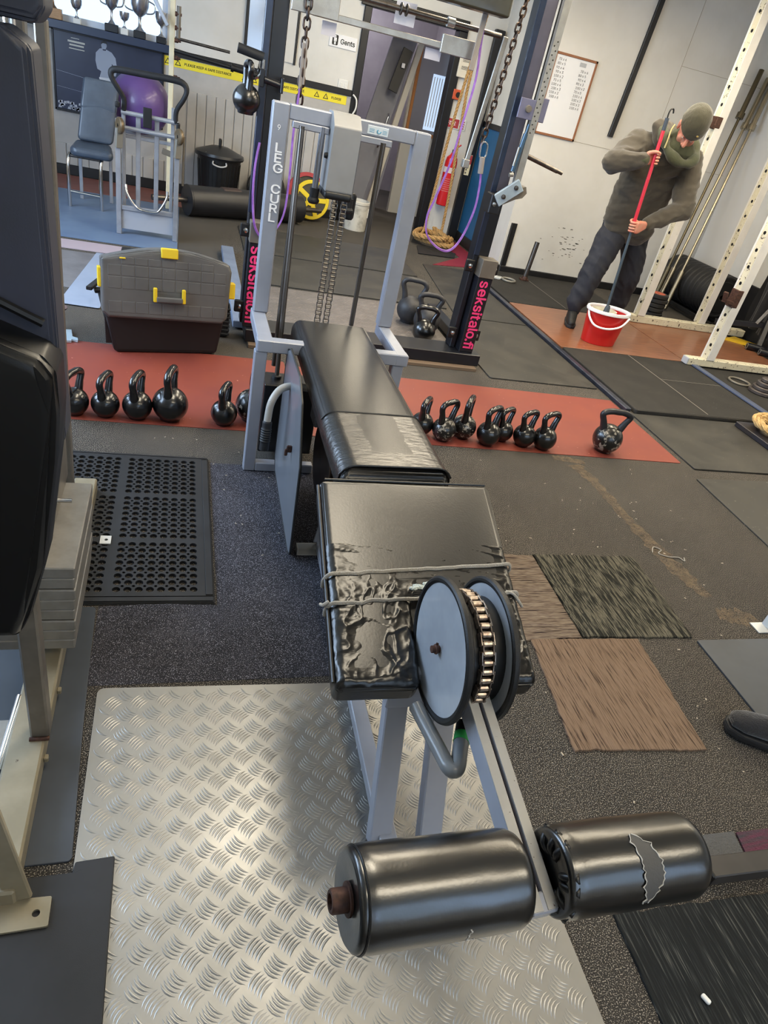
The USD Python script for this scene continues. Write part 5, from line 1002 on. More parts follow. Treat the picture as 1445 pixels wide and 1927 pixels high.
cd = thing('pull_cord', 'white bent cable with a plug at the doorway edge', 'cable', (1.76, 8.42, 1.1)); part(cd, 'cable', tube(spline([(1.745, 8.44, 1.30), (1.785, 8.42, 1.26), (1.79, 8.41, 1.18), (1.765, 8.41, 1.12)], 6), .009, 8), M['marble']); part(cd, 'plug', rb((1.755, 8.41, 1.095), (.05, .03, .05), .012), M['marble'])
# pillar: alarm box, call point, fire sign, extinguisher, label
alm = thing('alarm_box', 'cream alarm panel high on the narrow pillar', 'alarm panel', (2.94, 8.46, 1.68)); part(alm, 'casing', rb((2.94, 8.475, 1.82), (.15, .05, .26), .01), mat('alarm_cream', '#d9d2c0', .5)); [part(alm, 'vent', bx(2.90, 2.98, 8.447, 8.4505, 1.77 + k * .012 + j * .07, 1.775 + k * .012 + j * .07, 0), M['taupe']) for k in range(3) for j in range(2)]
cpn = thing('call_point', 'small orange red alarm call point on the pillar', 'alarm', (2.92, 8.47, 1.48)); part(cpn, 'casing', rb((2.925, 8.48, 1.525), (.10, .04, .10), .008), mat('orange_red', '#c4532f', .4)); part(cpn, 'button', lathe([(0, 0), (.028, 0), (.028, .008), (0, .008)], 18, (2.935, 8.46, 1.525), (0, -1, 0)), M['blk'])
fs = thing('fire_sign', 'red and white fire safety sign above the extinguisher', 'sign', (2.98, 8.49, 1.19)); part(fs, 'board', bx(2.865, 3.12, 8.490, 8.4985, 1.19, 1.30, .001), M['marble']); part(fs, 'red_panel', bx(2.875, 3.03, 8.487, 8.491, 1.20, 1.29, 0), M['redp']); part(fs, 'lettering', text('FIRE', .035, (2.885, 8.4862, 1.227), (1, 0, 0), (0, 0, 1), .001, True), M['white'], smooth=False); part(fs, 'print_line', cat([bx(3.045, 3.10, 8.4865, 8.491, 1.205 + k * .022, 1.215 + k * .022, 0) for k in range(4)]), '/World/Looks/red_plate')
M['extred'] = mat('extinguisher_red', '#cf1f24', .3, coat=.3)
fe = thing('fire_extinguisher', 'red fire extinguisher hung on the narrow pillar behind the rope', 'fire extinguisher', (3.015, 8.39, .38))
part(fe, 'cylinder', lathe([(0, 0), (.066, 0), (.072, .008), (.072, .47), (.062, .52), (.03, .55), (.022, .57), (0, .57)], 32, (3.015, 8.40, .385)), M['extred']); part(fe, 'label_band', lathe([(.0725, .36), (.0735, .36), (.0735, .42), (.0725, .42)], 32, (3.015, 8.40, .385)), mat('band_pale', '#d9c9c9', .5)); part(fe, 'print_block', cat([lathe([(.0725, .16 + k * .022), (.0735, .16 + k * .022), (.0735, .170 + k * .022), (.0725, .170 + k * .022)], 32, (3.015, 8.40, .385)) for k in range(7)]), mat('band_pink', '#d06a6a', .5)); part(fe, 'valve', rb((3.015, 8.40, .97), (.03, .03, .04), .006), M['blk']); part(fe, 'lever', tube(spline([(3.03, 8.40, .985), (3.06, 8.39, 1.03), (3.085, 8.39, 1.05)], 4), .008, 8), M['extred']); part(fe, 'bracket', bx(2.99, 3.04, 8.46, 8.4995, .55, .60), M['blk'])
lb = thing('wall_label', 'small cream and red instruction label on the black post', 'sign', (3.25, 8.43, .75)); part(lb, 'card', bx(3.215, 3.275, 8.434, 8.4395, .75, .97, 0), mat('label_cream', '#ded6b4', .6)); part(lb, 'red_panel', bx(3.235, 3.275, 8.4325, 8.4345, .87, .965, 0), M['redp']); part(lb, 'symbol', cat([bx(3.222, 3.24, 8.4328, 8.4345, .765 + k * .035, .785 + k * .035, 0) for k in range(3)]), M['taupe'])
# climbing rope and its heap
M['rope'] = mat('hemp_rope', '#b8935f', .9, col2='#9c794a', scale=60, bump=1, bscale=120, bdist=.006)
def rope(path, r, twist=70):
    P = spline(path, 10) if len(path) < 40 else path; L = np.r_[0, np.cumsum(np.linalg.norm(np.diff(P, axis=0), axis=1))]; n = max(12, int(L[-1] / (r * .8))); t = np.linspace(0, L[-1], n); Q = np.array([np.interp(t, L, P[:, k]) for k in range(3)]).T; out_ = []
    for k in range(3):
        off = []
        for i in range(n):
            d = unit(Q[min(i + 1, n - 1)] - Q[max(i - 1, 0)]); s = unit(np.cross(d, (.3, .2, 1))); u = np.cross(d, s); a = t[i] * 1.1 / r * .9 + k * 2 * PI / 3; off.append(Q[i] + r * .5 * (math.cos(a) * s + math.sin(a) * u))
        out_.append(tube(off, r * .56, 6))
    return cat(out_)
rp_ = thing('climbing_rope', 'beige climbing rope hanging double in front of the extinguisher, its end heaped on the floor', 'rope', (2.9, 8.2, 0))
part(rp_, 'strand', rope([(2.62, 7.95, .05), (2.74, 8.05, .12), (2.79, 8.15, .35), (2.83, 8.2, .80), (2.86, 8.2, 1.30), (2.90, 8.2, 1.75), (2.95, 8.18, 2.3), (3.0, 8.15, 2.88)], .017), M['rope']); part(rp_, 'strand', rope([(2.98, 8.1, .05), (3.0, 8.15, .25), (2.99, 8.18, .7), (2.96, 8.2, 1.2), (2.935, 8.2, 1.7), (2.96, 8.18, 2.3), (3.01, 8.15, 2.88)], .017), M['rope'])
g = np.random.default_rng(11); hp2 = [(2.85 + .23 * math.cos(k * 1.35) * (1 - .3 * (k % 3) / 3) + g.normal(0, .03), 7.98 + .24 * math.sin(k * 1.35) + g.normal(0, .03), .03 + .012 * k * .5 + .02 * (k % 2)) for k in range(16)]
part(rp_, 'heap', rope(hp2, .03), M['rope'])
single('rubber_scrap', prism(Polygon([(2.5, 7.35), (2.95, 7.4), (3.05, 7.65), (2.6, 7.75)]), .006, o=.0055), M['rubber'], 'black rubber scrap under the rope heap', 'mat'); single('red_mat', prism(Polygon([(2.55, 6.95), (3.28, 7.15), (3.28, 8.3), (3.0, 8.3), (3.05, 7.5)]), .005), M['redpaint'], 'dark red mat in front of the pillar', 'mat')
# ---------------------------------------------------------------- corridor
M['greyboard'] = mat('grey_board', '#8b8d98', .55, col2='#7e808b', scale=3)
dl = thing('leaning_door', 'grey door leaf leaning in the corridor with a black latch', 'door', (2.3, 9.6, 0))
part(dl, 'panel', bar((2.10, 9.4, .02), (2.52, 9.6, 1.98), .30, .04, up=(0, 1, 0)), M['greyboard']); part(dl, 'edge_board', bar((2.34, 9.36, .02), (2.72, 9.56, 1.98), .07, .05, up=(0, 1, 0)), mat('cream_edge', '#cfc9bb', .5)); part(dl, 'latch', bar((2.40, 9.34, 1.40), (2.515, 9.38, 1.85), .12, .03, up=(0, 1, 0)), M['blackpaint']); part(dl, 'latch_button', rb((2.475, 9.32, 1.68), (.04, .02, .05), .006), M['white']); part(dl, 'pull_handle', tube(spline([(2.40, 9.33, 1.15), (2.39, 9.28, 1.12), (2.33, 9.27, .82), (2.33, 9.31, .78)], 4), .014, 10), M['chrome'])
single('leaning_panel', bar((2.42, 9.80, .01), (2.66, 9.95, 1.75), .27, .03, up=(0, 1, 0)), mat('pale_panel', '#a5a6b3', .5), 'pale grey panel leaning behind the door leaf', 'board')
cm = thing('corridor_mirror', 'wood framed mirror at the end of the corridor showing a window', 'mirror', (2.98, 9.65, 1.1))
part(cm, 'frame', cat(bar((2.76, 9.65, 1.0), (2.76, 9.65, 1.95), .035, .03, up=(0, 1, 0)), bar((2.74, 9.65, 1.0), (3.3, 9.65, 1.0), .03, .04)), mat('orange_wood', '#b3763f', .45)); part(cm, 'glass', bx(2.775, 3.3, 9.65, 9.66, 1.02, 1.95, 0), M['tro_silver'] if 0 else mat('corridor_glass', '#a8a6ad', .15, .6))
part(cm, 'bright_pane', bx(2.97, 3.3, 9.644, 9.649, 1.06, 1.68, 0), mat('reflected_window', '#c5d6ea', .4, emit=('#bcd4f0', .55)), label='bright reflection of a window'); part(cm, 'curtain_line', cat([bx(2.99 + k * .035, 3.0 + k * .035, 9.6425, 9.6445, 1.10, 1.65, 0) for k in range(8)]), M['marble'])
part(cm, 'backing', bx(2.72, 3.32, 9.67, 9.75, 0, 1.98, 0), mat('pale_partition', '#c9c4b8', .6))
cl = rect_light('corridor_fill_light', (2.2, 10.6, 2.8), (0, 0, 0), .8, .8, 9.0, (.95, .93, 1.0))  # added unseen light that brightens the corridor
# ---------------------------------------------------------------- right-hand side: white rack, barbells, plates
M['rackwhite'] = mat('white_rack_paint', '#dcdad6', .42, col2='#d2d0cc', scale=6, chip='#4a413c', chip_scale=24, chip_lo=.69)
M['rackcream'] = mat('chipped_cream_paint', '#d5cfb9', .5, col2='#c9c2aa', scale=9, chip='#453a33', chip_scale=42, chip_lo=.60)
wr_ = thing('squat_rack', 'white chipped squat rack with perforated posts at the right', 'rack', (4.8, 5.35, .0))
for x, y, z0 in ((4.38, 5.80, .09), (5.14, 5.83, .09), (4.36, 4.66, .09), (5.2, 4.70, .09)):
    p_ = part(wr_, 'post', bx(x - .043, x + .043, y - .045, y + .045, z0, 2.75, .005), M['rackwhite'])
    part(p_, 'chipped_face', bx(x - .0445, x - .041, y - .043, y + .02, z0, 2.75, .001), M['rackcream'])
    part(p_, 'bolt_holes', cat([rod((x - .0465, y - .012, z), (x - .04, y - .012, z), .0135, 12) for z in np.arange(.22, 2.7, .13)]), M['blk'], kind='stuff', label='row of dark bolt holes')
part(wr_, 'foot_beam', bx(4.15, 5.75, 4.62, 4.70, .033, .095, .005), M['rackcream']); part(wr_, 'foot_beam', bx(4.28, 5.70, 5.76, 5.845, .021, .09, .005), M['rackcream']); part(wr_, 'beam_cap', bx(4.135, 4.152, 4.622, 4.698, .035, .093, .004), mat('grey_cap', '#aeb2ba', .4))
for x, y, z, s in ((4.36, 4.66, .62, 1), (4.36, 4.66, 1.55, .9), (5.2, 4.70, 1.2, 1), (4.38, 5.80, 1.78, .6)):
    c_ = part(wr_, 'bar_catch', bx(x - .060, x + .0, y - .050, y + .03, z - .07 * s, z + .07 * s, .004), M['rust']); part(c_, 'catch_arm', cat(bar((x - .05, y - .03, z - .04), (x - .16, y - .05, z - .02), .04, .03), bar((x - .15, y - .05, z - .03), (x - .175, y - .055, z + .045), .04, .02)), M['rust'])
for a_t, b_t in (((4.38, 5.80), (5.14, 5.83)), ((4.36, 4.66), (5.2, 4.70)), ((4.38, 5.80), (4.36, 4.66)), ((5.14, 5.83), (5.2, 4.70))): part(wr_, 'top_tube', bar((*a_t, 2.79), (*b_t, 2.79), .07, .07), M['rackwhite'])
M['gold'] = mat('brassy_chrome', '#a39a86', .26, .95); M['oldsteel'] = mat('dark_bar_steel', '#5f5746', .32, .9)
def barbell(bot, top, k, m1, m2, label, collar=1.0):
    b_, t_ = np.array(bot), np.array(top); d = unit(t_ - b_); L = np.linalg.norm(t_ - b_); t = thing('barbell', label, 'barbell', bot); c = t_ - d * k
    part(t, 'shaft', rod(b_, c, .0145, 16), m1); part(t, 'collar', cat(rod(c - d * .03, c + d * .025, .036 * collar, 20)), m2); part(t, 'sleeve', rod(c + d * .02, t_, .0255, 20), m2); part(t, 'lower_sleeve', rod(b_, b_ + d * .42, .0255, 18), m1)
barbell((5.10, 6.62, .02), (5.57, 7.04, 2.35), .43, M['oldsteel'], M['oldsteel'], 'dark barbell with a black collar leaning furthest left in the corner', 1.1)
barbell((5.17, 6.63, .02), (5.69, 7.04, 2.30), .46, M['gold'], M['gold'], 'brassy barbell leaning in the corner, left of the touching pair'); barbell((5.20, 6.50, .02), (5.70, 6.955, 2.30), .46, M['gold'], M['gold'], 'brassy barbell leaning in the corner, right of the touching pair')
M['bumper'] = mat('bumper_rubber', '#232325', .55, col2='#2c2c2e', scale=12, bump=.2, bscale=120, bdist=.002)
yb = 7.0; ths = [.085, .085, .085, .085, .085, .08, .08, .07, .06, .06, .05, .05]; nm = ['first', 'second', 'third', 'fourth', 'fifth', 'sixth', 'seventh', 'eighth', 'ninth', 'tenth', 'eleventh', 'twelfth']
for i, th in enumerate(ths):
    yb -= th; R_ = .225 if i < 8 else .222
    t = thing('bumper_plate', 'black bumper plate on the low rack, %s from the back wall' % nm[i], 'weight plate', (5.54, yb + th / 2, .085), 'bumper plates standing along the right wall')
    part(t, 'plate', lathe([(.03, -th / 2), (.16, -th / 2), (.165, -th / 2 + .006), (.19, -th / 2 + .006), (.195, -th / 2 + .001), (R_ - .012, -th / 2 + .001), (R_, -th / 2 + .012), (R_, th / 2 - .012), (R_ - .012, th / 2 - .001), (.03, th / 2 - .001), (.03, -th / 2)], 56, (5.54, yb + th / 2, .085 + R_), (0, 1, 0)), M['bumper']); part(t, 'hub_ring', lathe([(.0255, -th / 2 - .001), (.034, -th / 2 - .001), (.034, th / 2), (.0255, th / 2), (.0255, -th / 2 - .001)], 24, (5.54, yb + th / 2, .085 + R_), (0, 1, 0)), M['steel'])
pr2 = thing('plate_rack', 'low black steel rack holding the bumper plates', 'rack', (5.5, 6.5, 0)); [part(pr2, 'rail', bx(x - .02, x + .02, 5.93, 7.02, .045, .085, .004), M['blk']) for x in (5.38, 5.62)]; [part(pr2, 'foot', bx(5.3, 5.7, y - .02, y + .02, 0, .045, .004), M['blk']) for y in (6.02, 6.9)]
for i in range(6):
    r_ = .115 - .003 * (i % 2); m_ = mat('orange_rim', '#b5583f', .55) if i == 5 else M['bumper']
    c_ = (4.68 + .006 * math.sin(i * 2), 6.03, .012 + i * .044); t = thing('small_plate', ('orange red topped small plate on the stack by the white rack post' if i == 5 else 'small dark plate in the stack by the white rack post, %s from the floor' % nm[i]), 'weight plate', c_, 'stack of small plates')
    part(t, 'plate', lathe([(.016, 0), (r_ - .01, 0), (r_, .008), (r_, .034), (r_ - .01, .042), (.06, .042), (.055, .036), (.016, .036), (.016, 0)], 36, c_), M['bumper']); part(t, 'inner_face', lathe([(.016, .0365), (.075, .0365), (.075, .0425), (.016, .0425), (.016, .0365)], 30, c_), m_)
single('base_plate', lathe([(0, 0), (.19, 0), (.19, .008), (0, .010)], 36, (4.70, 6.02, 0)), M['steel'], 'flat grey steel disc under the small plates', 'steel disc')
def draped(y0, y1, x, z0, z1, n=70, nz=22):
    V, F = [], []
    for j in range(nz + 1):
        z = z0 + (z1 - z0) * j / nz
        for i in range(n + 1):
            t = i / n; a = .035 * (1.1 - .6 * j / nz); V.append((x + a * math.sin(t * 34 + .6 * math.sin(j * .3)) + a * .5 * math.sin(t * 71 + 2), y0 + (y1 - y0) * t, z + .015 * math.sin(t * 9) * (j == 0)))
    for j in range(nz):
        for i in range(n): A = j * (n + 1) + i; F += [(A, A + n + 1, A + n + 2), (A, A + n + 2, A + 1)]
    return solid(trimesh.Trimesh(V, F, process=False), .006)
ct = single('black_drape', draped(4.95, 5.86, 5.71, .12, 1.05), mat('black_cloth', '#17161a', .85, col2='#1f1e24', scale=6, sheen=.3), 'black cloth hanging in folds along the right wall', 'cloth', smooth=True)
part(ct, 'hanging_rail', rod((5.715, 4.9, 1.06), (5.715, 5.9, 1.06), .012, 12), M['steel'])
gm = thing('gym_machine', 'black tube machine with open ended feet at the right edge', 'exercise machine', (5.5, 5.3, .02))
for p, q in (((5.40, 5.36, .055), (5.57, 5.29, .055)), ((5.44, 5.22, .055), (5.60, 5.14, .055))): part(gm, 'foot_tube', tube([p, q], .034, 18), M['rackblack']); part(gm, 'tube_mouth', lathe([(.022, 0), (.030, 0), (.030, .004), (.022, .004), (.022, 0)], 18, np.array(p) - unit(np.array(q) - p) * .002, np.array(q) - p), M['silver']); part(gm, 'leg_tube', bar(np.array(p) * .4 + np.array(q) * .6, (5.60, 5.45, .36), .045, .045), M['rackblack'])
part(gm, 'cross_tube', bar((5.22, 5.72, .16), (5.60, 5.46, .25), .05, .05), M['rackblack']); part(gm, 'bracket', bar((5.52, 5.50, .25), (5.56, 5.46, .42), .05, .03), M['silver']); part(gm, 'side_tube', bar((5.60, 5.45, .34), (5.62, 5.05, .30), .045, .045), M['rackblack'])
single('yellow_board', prism(Polygon([(5.30, 5.60), (5.60, 5.42), (5.72, 5.5), (5.55, 5.72)]), .012, o=.0205), mat('yellow_board', '#d6ae25', .5), 'yellow board on the floor behind the black machine feet', 'board')
for i, (r_, h) in enumerate(((.105, .03), (.085, .03), (.066, .035), (.045, .03))):
    c_ = (4.57, 4.17, .0225 + sum((.03, .03, .035, .03)[:i])); single('iron_disc', lathe([(0, 0), (r_ - .006, 0), (r_, .006), (r_, h - .006), (r_ - .006, h), (0, h)], 36, c_), mat('iron_brown_%d' % i, '#55504f', .5, .3, col2='#48403d', scale=20), ('brown iron disc, lowest of the pile at the right edge', 'brown iron disc, second of the pile at the right edge', 'brown iron disc, third of the pile at the right edge', 'smallest iron disc on top of the pile at the right edge')[i], 'weight plate', 'pile of iron discs')
single('steel_ring', torus((4.50, 4.36, .032), (0, 0, 1), .085, .009, 36, 8), mat('ring_grey', '#7d776c', .5, .4), 'flat grey ring lying beside the pile of iron discs', 'ring')
rbd = single('rope_board', bx(3.76, 4.5, 2.90, 3.50, .0105, .046, .004), mat('black_board', '#1c2233', .4, col2='#2b241f', scale=4), 'black board under the coil of rope at the right edge', 'board')
g = np.random.default_rng(5); rc = thing('rope_coil', 'beige rope coiled on the black board at the right edge', 'rope', (4.12, 3.28, .047)); part(rc, 'coil', rope([(4.03 + (.17 + .01 * k / 3) * math.cos(k * .9), 3.34 + (.13 + .008 * k / 3) * math.sin(k * .9), .075 + .012 * (k // 7) + .012 * (k % 2)) for k in range(22)], .026), mat('pale_rope', '#cfae78', .9, col2='#b8935d', scale=50, bump=1, bscale=120, bdist=.006))
# wall things
wbd = thing('whiteboard', 'wood framed whiteboard with two handwritten columns', 'whiteboard', (3.55, 7.09, 1.37))
part(wbd, 'board', bx(3.335, 3.765, 7.088, 7.0985, 1.385, 2.045, 0), mat('board_white', '#dcdde0', .25)); WF = mat('board_wood', '#8a5a3c', .5)
for b_ in (bx(3.32, 3.34, 7.08, 7.0985, 1.37, 2.06), bx(3.76, 3.78, 7.08, 7.0985, 1.37, 2.06), bx(3.32, 3.78, 7.08, 7.0985, 2.04, 2.06), bx(3.32, 3.78, 7.08, 7.0985, 1.37, 1.39)): part(wbd, 'frame_bar', b_, WF)
INK = mat('marker_ink', '#4a4b52', .6)
for j, s in enumerate(('70 x 6', '80 x 5', '90 x 4', '90 x 3', '100 x 2', '70 x 5', '100 x 4', '100 x 3', '100 x 2', '100 x 6')):
    for i, x in enumerate((3.365, 3.62)): part(wbd, 'written_line', text(s, .021, (x + .006 * math.sin(j * 3 + i), 7.0872, 1.995 - j * .034 - i * .055), (1, 0, .03), (0, 0, 1), .0008), INK, smooth=False)
part(wbd, 'smudge', bx(3.60, 3.67, 7.0868, 7.0885, 1.985, 2.02, 0), mat('smudge_grey', '#a9abaf', .5))
single('wall_batten', bar((4.165, 7.085, 1.485), (4.23, 7.085, 2.68), .055, .03, up=(0, 1, 0)), M['blackpaint'], 'long black batten fixed upright on the white wall', 'batten')
cvs = single('corner_cover', bx(5.74, 5.779, 6.55, 7.05, .5, 2.88, .002), mat('grey_white_board', '#c9c6c1', .7), 'grey white board covering the room corner behind the barbells', 'board')
st_ = thing('bar_stub', 'black steel tube standing upright against the white wall', 'tube', (3.56, 6.80, .022)); part(st_, 'tube', rod((3.56, 6.80, .05), (3.59, 6.82, .42), .026, 18), M['steel']); part(st_, 'foot_clamp', cat(rod((3.555, 6.795, .025), (3.562, 6.80, .06), .032, 16), bx(3.51, 3.60, 6.77, 6.83, .0225, .04)), M['rust'])
single('ring_plate', torus((3.31, 6.66, .034), (0, 0, 1), .07, .011, 32, 8), mat('plate_ring', '#8d8a82', .45, .4), 'small grey ring lying by the foot of the black tube', 'ring')
cpm = Polygon([(3.18 + .07 * math.cos(a) * (1 + .3 * math.sin(3 * a)), 6.70 + .05 * math.sin(a) * (1 + .3 * math.cos(2 * a))) for a in np.linspace(0, 2 * PI, 24, endpoint=False)]); single('plastic_wrapper', noisy(cushion(cpm, .02, .008, 3).apply_translation((0, 0, .0225)), .006, 40, 2), mat('clear_wrap', '#cfd2d2', .15, spec=.8), 'crumpled clear plastic wrapper near the black rack foot', 'wrapper')
# near right edge
single('floor_bracket', cat(bx(2.275, 2.34, 1.50, 1.56, .0005, .006, .001), bar((2.335, 1.53, .004), (2.37, 1.55, .10), .05, .006, up=(1, 0, -.2))), mat('zinc_bracket', '#b6babd', .35, .5), 'bent zinc bracket foot at the right edge of the carpet', 'bracket')
sh = thing('trainer_shoe', 'black shoe with a blue heel at the right edge of the picture', 'shoe', (1.87, 1.02, .009), rz=0)
so = Polygon([(-.13, -.035), (-.06, -.04), (.03, -.045), (.10, -.045), (.14, -.03), (.15, .0), (.14, .035), (.09, .05), (.0, .042), (-.08, .036), (-.13, .028)]).buffer(-.01).buffer(.01)
sd_, su_ = unit((-.75, .55, 0)), unit((-.55, -.75, 0)); part(sh, 'sole', place(cushion(so, .028, .008, 3), sd_, su_, (0, 0, 1), (1.88, 1.0, .009)), M['rubber']); up_m = cushion(so.buffer(-.004), .085, .04, 7, .004); v = up_m.vertices.copy(); v[:, 2] *= np.clip(1.05 - (v[:, 0] + .02) * 3.2, .5, 1.15); up_m.vertices = v; part(sh, 'upper', place(up_m, sd_, su_, (0, 0, 1), (1.88, 1.0, .03)), mat('shoe_black', '#141419', .9, sheen=.4, bump=.6, bscale=200, bdist=.004), smooth=True); part(sh, 'heel_tab', place(rbox((.05, .07, .09), .02), sd_, su_, (0, 0, 1), (1.965, .935, .085)), mat('heel_blue', '#1f2c57', .7), label='dark blue heel')
bmr = thing('floor_beam', 'dark steel beam on the floor behind the right roller', 'beam', (1.7, .64, 0)); part(bmr, 'beam', bar((1.35, .645, .022), (2.3, .62, .022), .055, .042), mat('dark_beam', '#2e2c2b', .5, col2='#3a3735', scale=8)); part(bmr, 'end_plate', bar((1.345, .645, .022), (1.355, .645, .022), .06, .045), M['blk'])
M['strap_grey'] = mat('grey_webbing_strap', '#4f5052', .9, bump=1, bscale=160, bdist=.004); M['strap_purple'] = mat('purple_webbing_strap', '#57283f', .9, col2='#35343a', scale=40, stretch=(.2, 3, 1), bump=1, bscale=160, bdist=.004)
single('webbing_strap', prism(Polygon([(1.375, .678), (1.515, .676), (1.53, .742), (1.39, .745)]), .006, o=.0005), M['strap_grey'], 'grey woven strap lying behind the dark floor beam', 'strap'); single('webbing_strap', prism(Polygon([(1.522, .676), (1.78, .668), (1.78, .735), (1.537, .738)]), .006, o=.0005), M['strap_purple'], 'purple woven strap next to the grey one behind the beam', 'strap')
g = np.random.default_rng(21); db = []
for k in range(130):
    x, y = g.uniform(1.1, 3.2), g.uniform(.6, 2.85)
    db.append(box((x, y, .0018), (g.uniform(.003, .012), g.uniform(.002, .006), .0025), 0, rz=g.uniform(0, 3)))
for k in range(26): db.append(box((g.uniform(-.1, .6), g.uniform(1.5, 2.9), .0018), (.008, .003, .002), 0, rz=g.uniform(0, 3)))
single('floor_crumbs', cat(db), mat('crumb', '#a79c8c', .8), 'small pale crumbs and fluff scattered over the carpet', 'crumbs', kind='stuff')
single('string_scrap', tube(spline([(2.10, 2.02, .004), (2.13, 2.06, .006), (2.16, 2.04, .004), (2.13, 2.015, .004), (2.17, 1.99, .004), (2.22, 1.985, .005), (2.235, 1.96, .004), (2.25, 1.985, .004)], 5), .0028, 6), M['cord'], 'curl of pale string on the carpet', 'string')
single('white_pebble', rb((1.163, .388, .0145), (.012, .022, .01), .0045, rz=.4), M['marble'], 'small white pebble on the dark striped carpet tile', 'pebble')

M['dust'] = usdkit.material(stage, '/World/Looks/floor_dust', {'g': ('geometry', {}), 'n': ('noise_texture', {'scale': 22, 'detail': 8, 'roughness': .75}), 'm2': ('noise_texture', {'scale': 260, 'detail': 2}), 'a': ('math', {'math_type': 'multiply'}), 'r': ('map_range', {'from_min': .20, 'from_max': .36, 'to_min': 0.0, 'to_max': .8, 'clamp': True}), 't': ('transparent_bsdf', {}), 'd': ('diffuse_bsdf', {'color': C('#7d6f5f')}), 'x': ('mix_closure', {})}, [('g.position', 'n.vector'), ('g.position', 'm2.vector'), ('n.fac', 'a.value1'), ('m2.fac', 'a.value2'), ('a.value', 'r.value'), ('r.result', 'x.fac'), ('t.BSDF', 'x.closure1'), ('d.BSDF', 'x.closure2')], surface='x.closure')
def blot(path, ws, label):
    P = spline(path, 12); n = len(P); W = np.interp(np.linspace(0, 1, n), np.linspace(0, 1, len(ws)), ws); g = np.random.default_rng(8); L, R2 = [], []
    for i in range(n):
        d = unit(P[min(i + 1, n - 1)] - P[max(i - 1, 0)]); s = np.array((-d[1], d[0], 0)); w1, w2 = W[i] * g.uniform(.6, 1.25), W[i] * g.uniform(.6, 1.25); L.append((P[i] + s * w1)[:2]); R2.append((P[i] - s * w2)[:2])
    single('dust_mark', prism(Polygon(L + R2[::-1]).buffer(.004).buffer(-.002), .0006, o=.0006), M['dust'], label, 'floor stain', smooth=False)
blot([(2.10, 2.80, 0), (2.13, 2.62, 0), (2.13, 2.40, 0), (2.14, 2.15, 0), (2.16, 1.88, 0), (2.19, 1.72, 0)], (.05, .035, .03, .04, .05, .02), 'pale dusty trail worn into the carpet right of the pads')
blot([(2.16, 1.62, 0), (2.22, 1.60, 0), (2.29, 1.59, 0), (2.33, 1.60, 0)], (.03, .05, .05, .02), 'round pale dust mark on the carpet left of the zinc bracket')
blot([(2.0, 2.87, 0), (2.08, 2.86, 0), (2.18, 2.83, 0)], (.02, .035, .02), 'short pale dust mark next to the red strip edge')

sm_ = thing('mat_joint', 'thin pale joint lines across the thick rubber mat', 'joint', (3.6, 4.1, .032)); part(sm_, 'joint_line', bx(3.593, 3.600, 3.60, 4.69, .0315, .0328, 0), mat('joint_pale', '#77736c', .8)); part(sm_, 'joint_line', bx(3.60, 4.18, 4.20, 4.204, .0315, .0327, 0), '/World/Looks/joint_pale'); part(sm_, 'joint_line', bx(3.62, 3.625, 5.90, 7.0, .0215, .0228, 0), '/World/Looks/joint_pale')
# ---------------------------------------------------------------- the man with the mop
SK = mat('skin', '#b98a76', .5, col2='#c2705f', scale=22, sub=.15)
M['hoodie'] = mat('brown_olive_hoodie', '#453e33', .9, col2='#4d463a', scale=5, sheen=.25, bump=.25, bscale=160, bdist=.003)
M['gaiter'] = mat('olive_neck_warmer', '#4b4e35', .9, col2='#43472f', scale=9, sheen=.2, bump=.4, bscale=90, bdist=.004)
M['beanie'] = mat('olive_beanie', '#413e2c', .9, bump=.8, bscale=120, bdist=.003, bstretch=(1, 1, .3), sheen=.3)
M['trousers'] = mat('navy_track_trousers', '#2a2c35', .85, col2='#30323c', scale=5, chip='#6b6d73', chip_scale=17, chip_lo=.76, bump=.2, bscale=150, bdist=.003)
M['shoeblk'] = mat('black_shoe', '#18181a', .6)
def hull(a, ra, b, rb_):
    s1 = m3.Manifold.sphere(ra, 24).translate(tuple(map(float, a))); s2 = m3.Manifold.sphere(rb_, 24).translate(tuple(map(float, b))); return m3.Manifold.batch_hull([s1, s2])
def hulls(*ps): return m3.Manifold.batch_hull([m3.Manifold.sphere(r, 24).translate(tuple(map(float, p))) for p, r in ps])
def fin(ms, step, it, amp=0, sc=6, seed=0):
    m = ms[0]
    for x in ms[1:]: m = m + x
    mm = m.refine_to_length(step).to_mesh(); t = trimesh.Trimesh(mm.vert_properties[:, :3], mm.tri_verts, process=True); trimesh.smoothing.filter_taubin(t, .5, -.53, iterations=it)
    return noisy(t, amp, sc, seed) if amp else t
J = {k: np.array(v, float) for k, v in dict(pel=(3.70, 5.52, .93), rhip=(3.595, 5.51, .91), lhip=(3.82, 5.55, .91), rkn=(3.462, 5.42, .50), lkn=(3.925, 5.55, .485), rank=(3.415, 5.43, .115), lank=(3.99, 5.66, .115),
    waist=(3.665, 5.48, 1.10), chest=(3.655, 5.36, 1.37), ups=(3.645, 5.28, 1.49), neck=(3.645, 5.22, 1.575), head=(3.635, 5.10, 1.665), rsh=(3.40, 5.36, 1.495), rel=(3.165, 5.20, 1.345), rwr=(3.30, 5.025, 1.415),
    lsh=(3.885, 5.28, 1.455), lel=(3.87, 5.12, 1.13), lwr=(3.545, 5.06, .975)).items()}
man = thing('person', 'man in olive beanie and brown hooded top leaning on a red mop over a bucket', 'person', (3.7, 5.5, .0205))
mop_a, mop_b = np.array((3.452, 4.985, .10)), np.array((3.343, 5.0, 1.724)); md = unit(mop_b - mop_a)
def on_mop(z): return mop_a + md * ((z - mop_a[2]) / md[2])
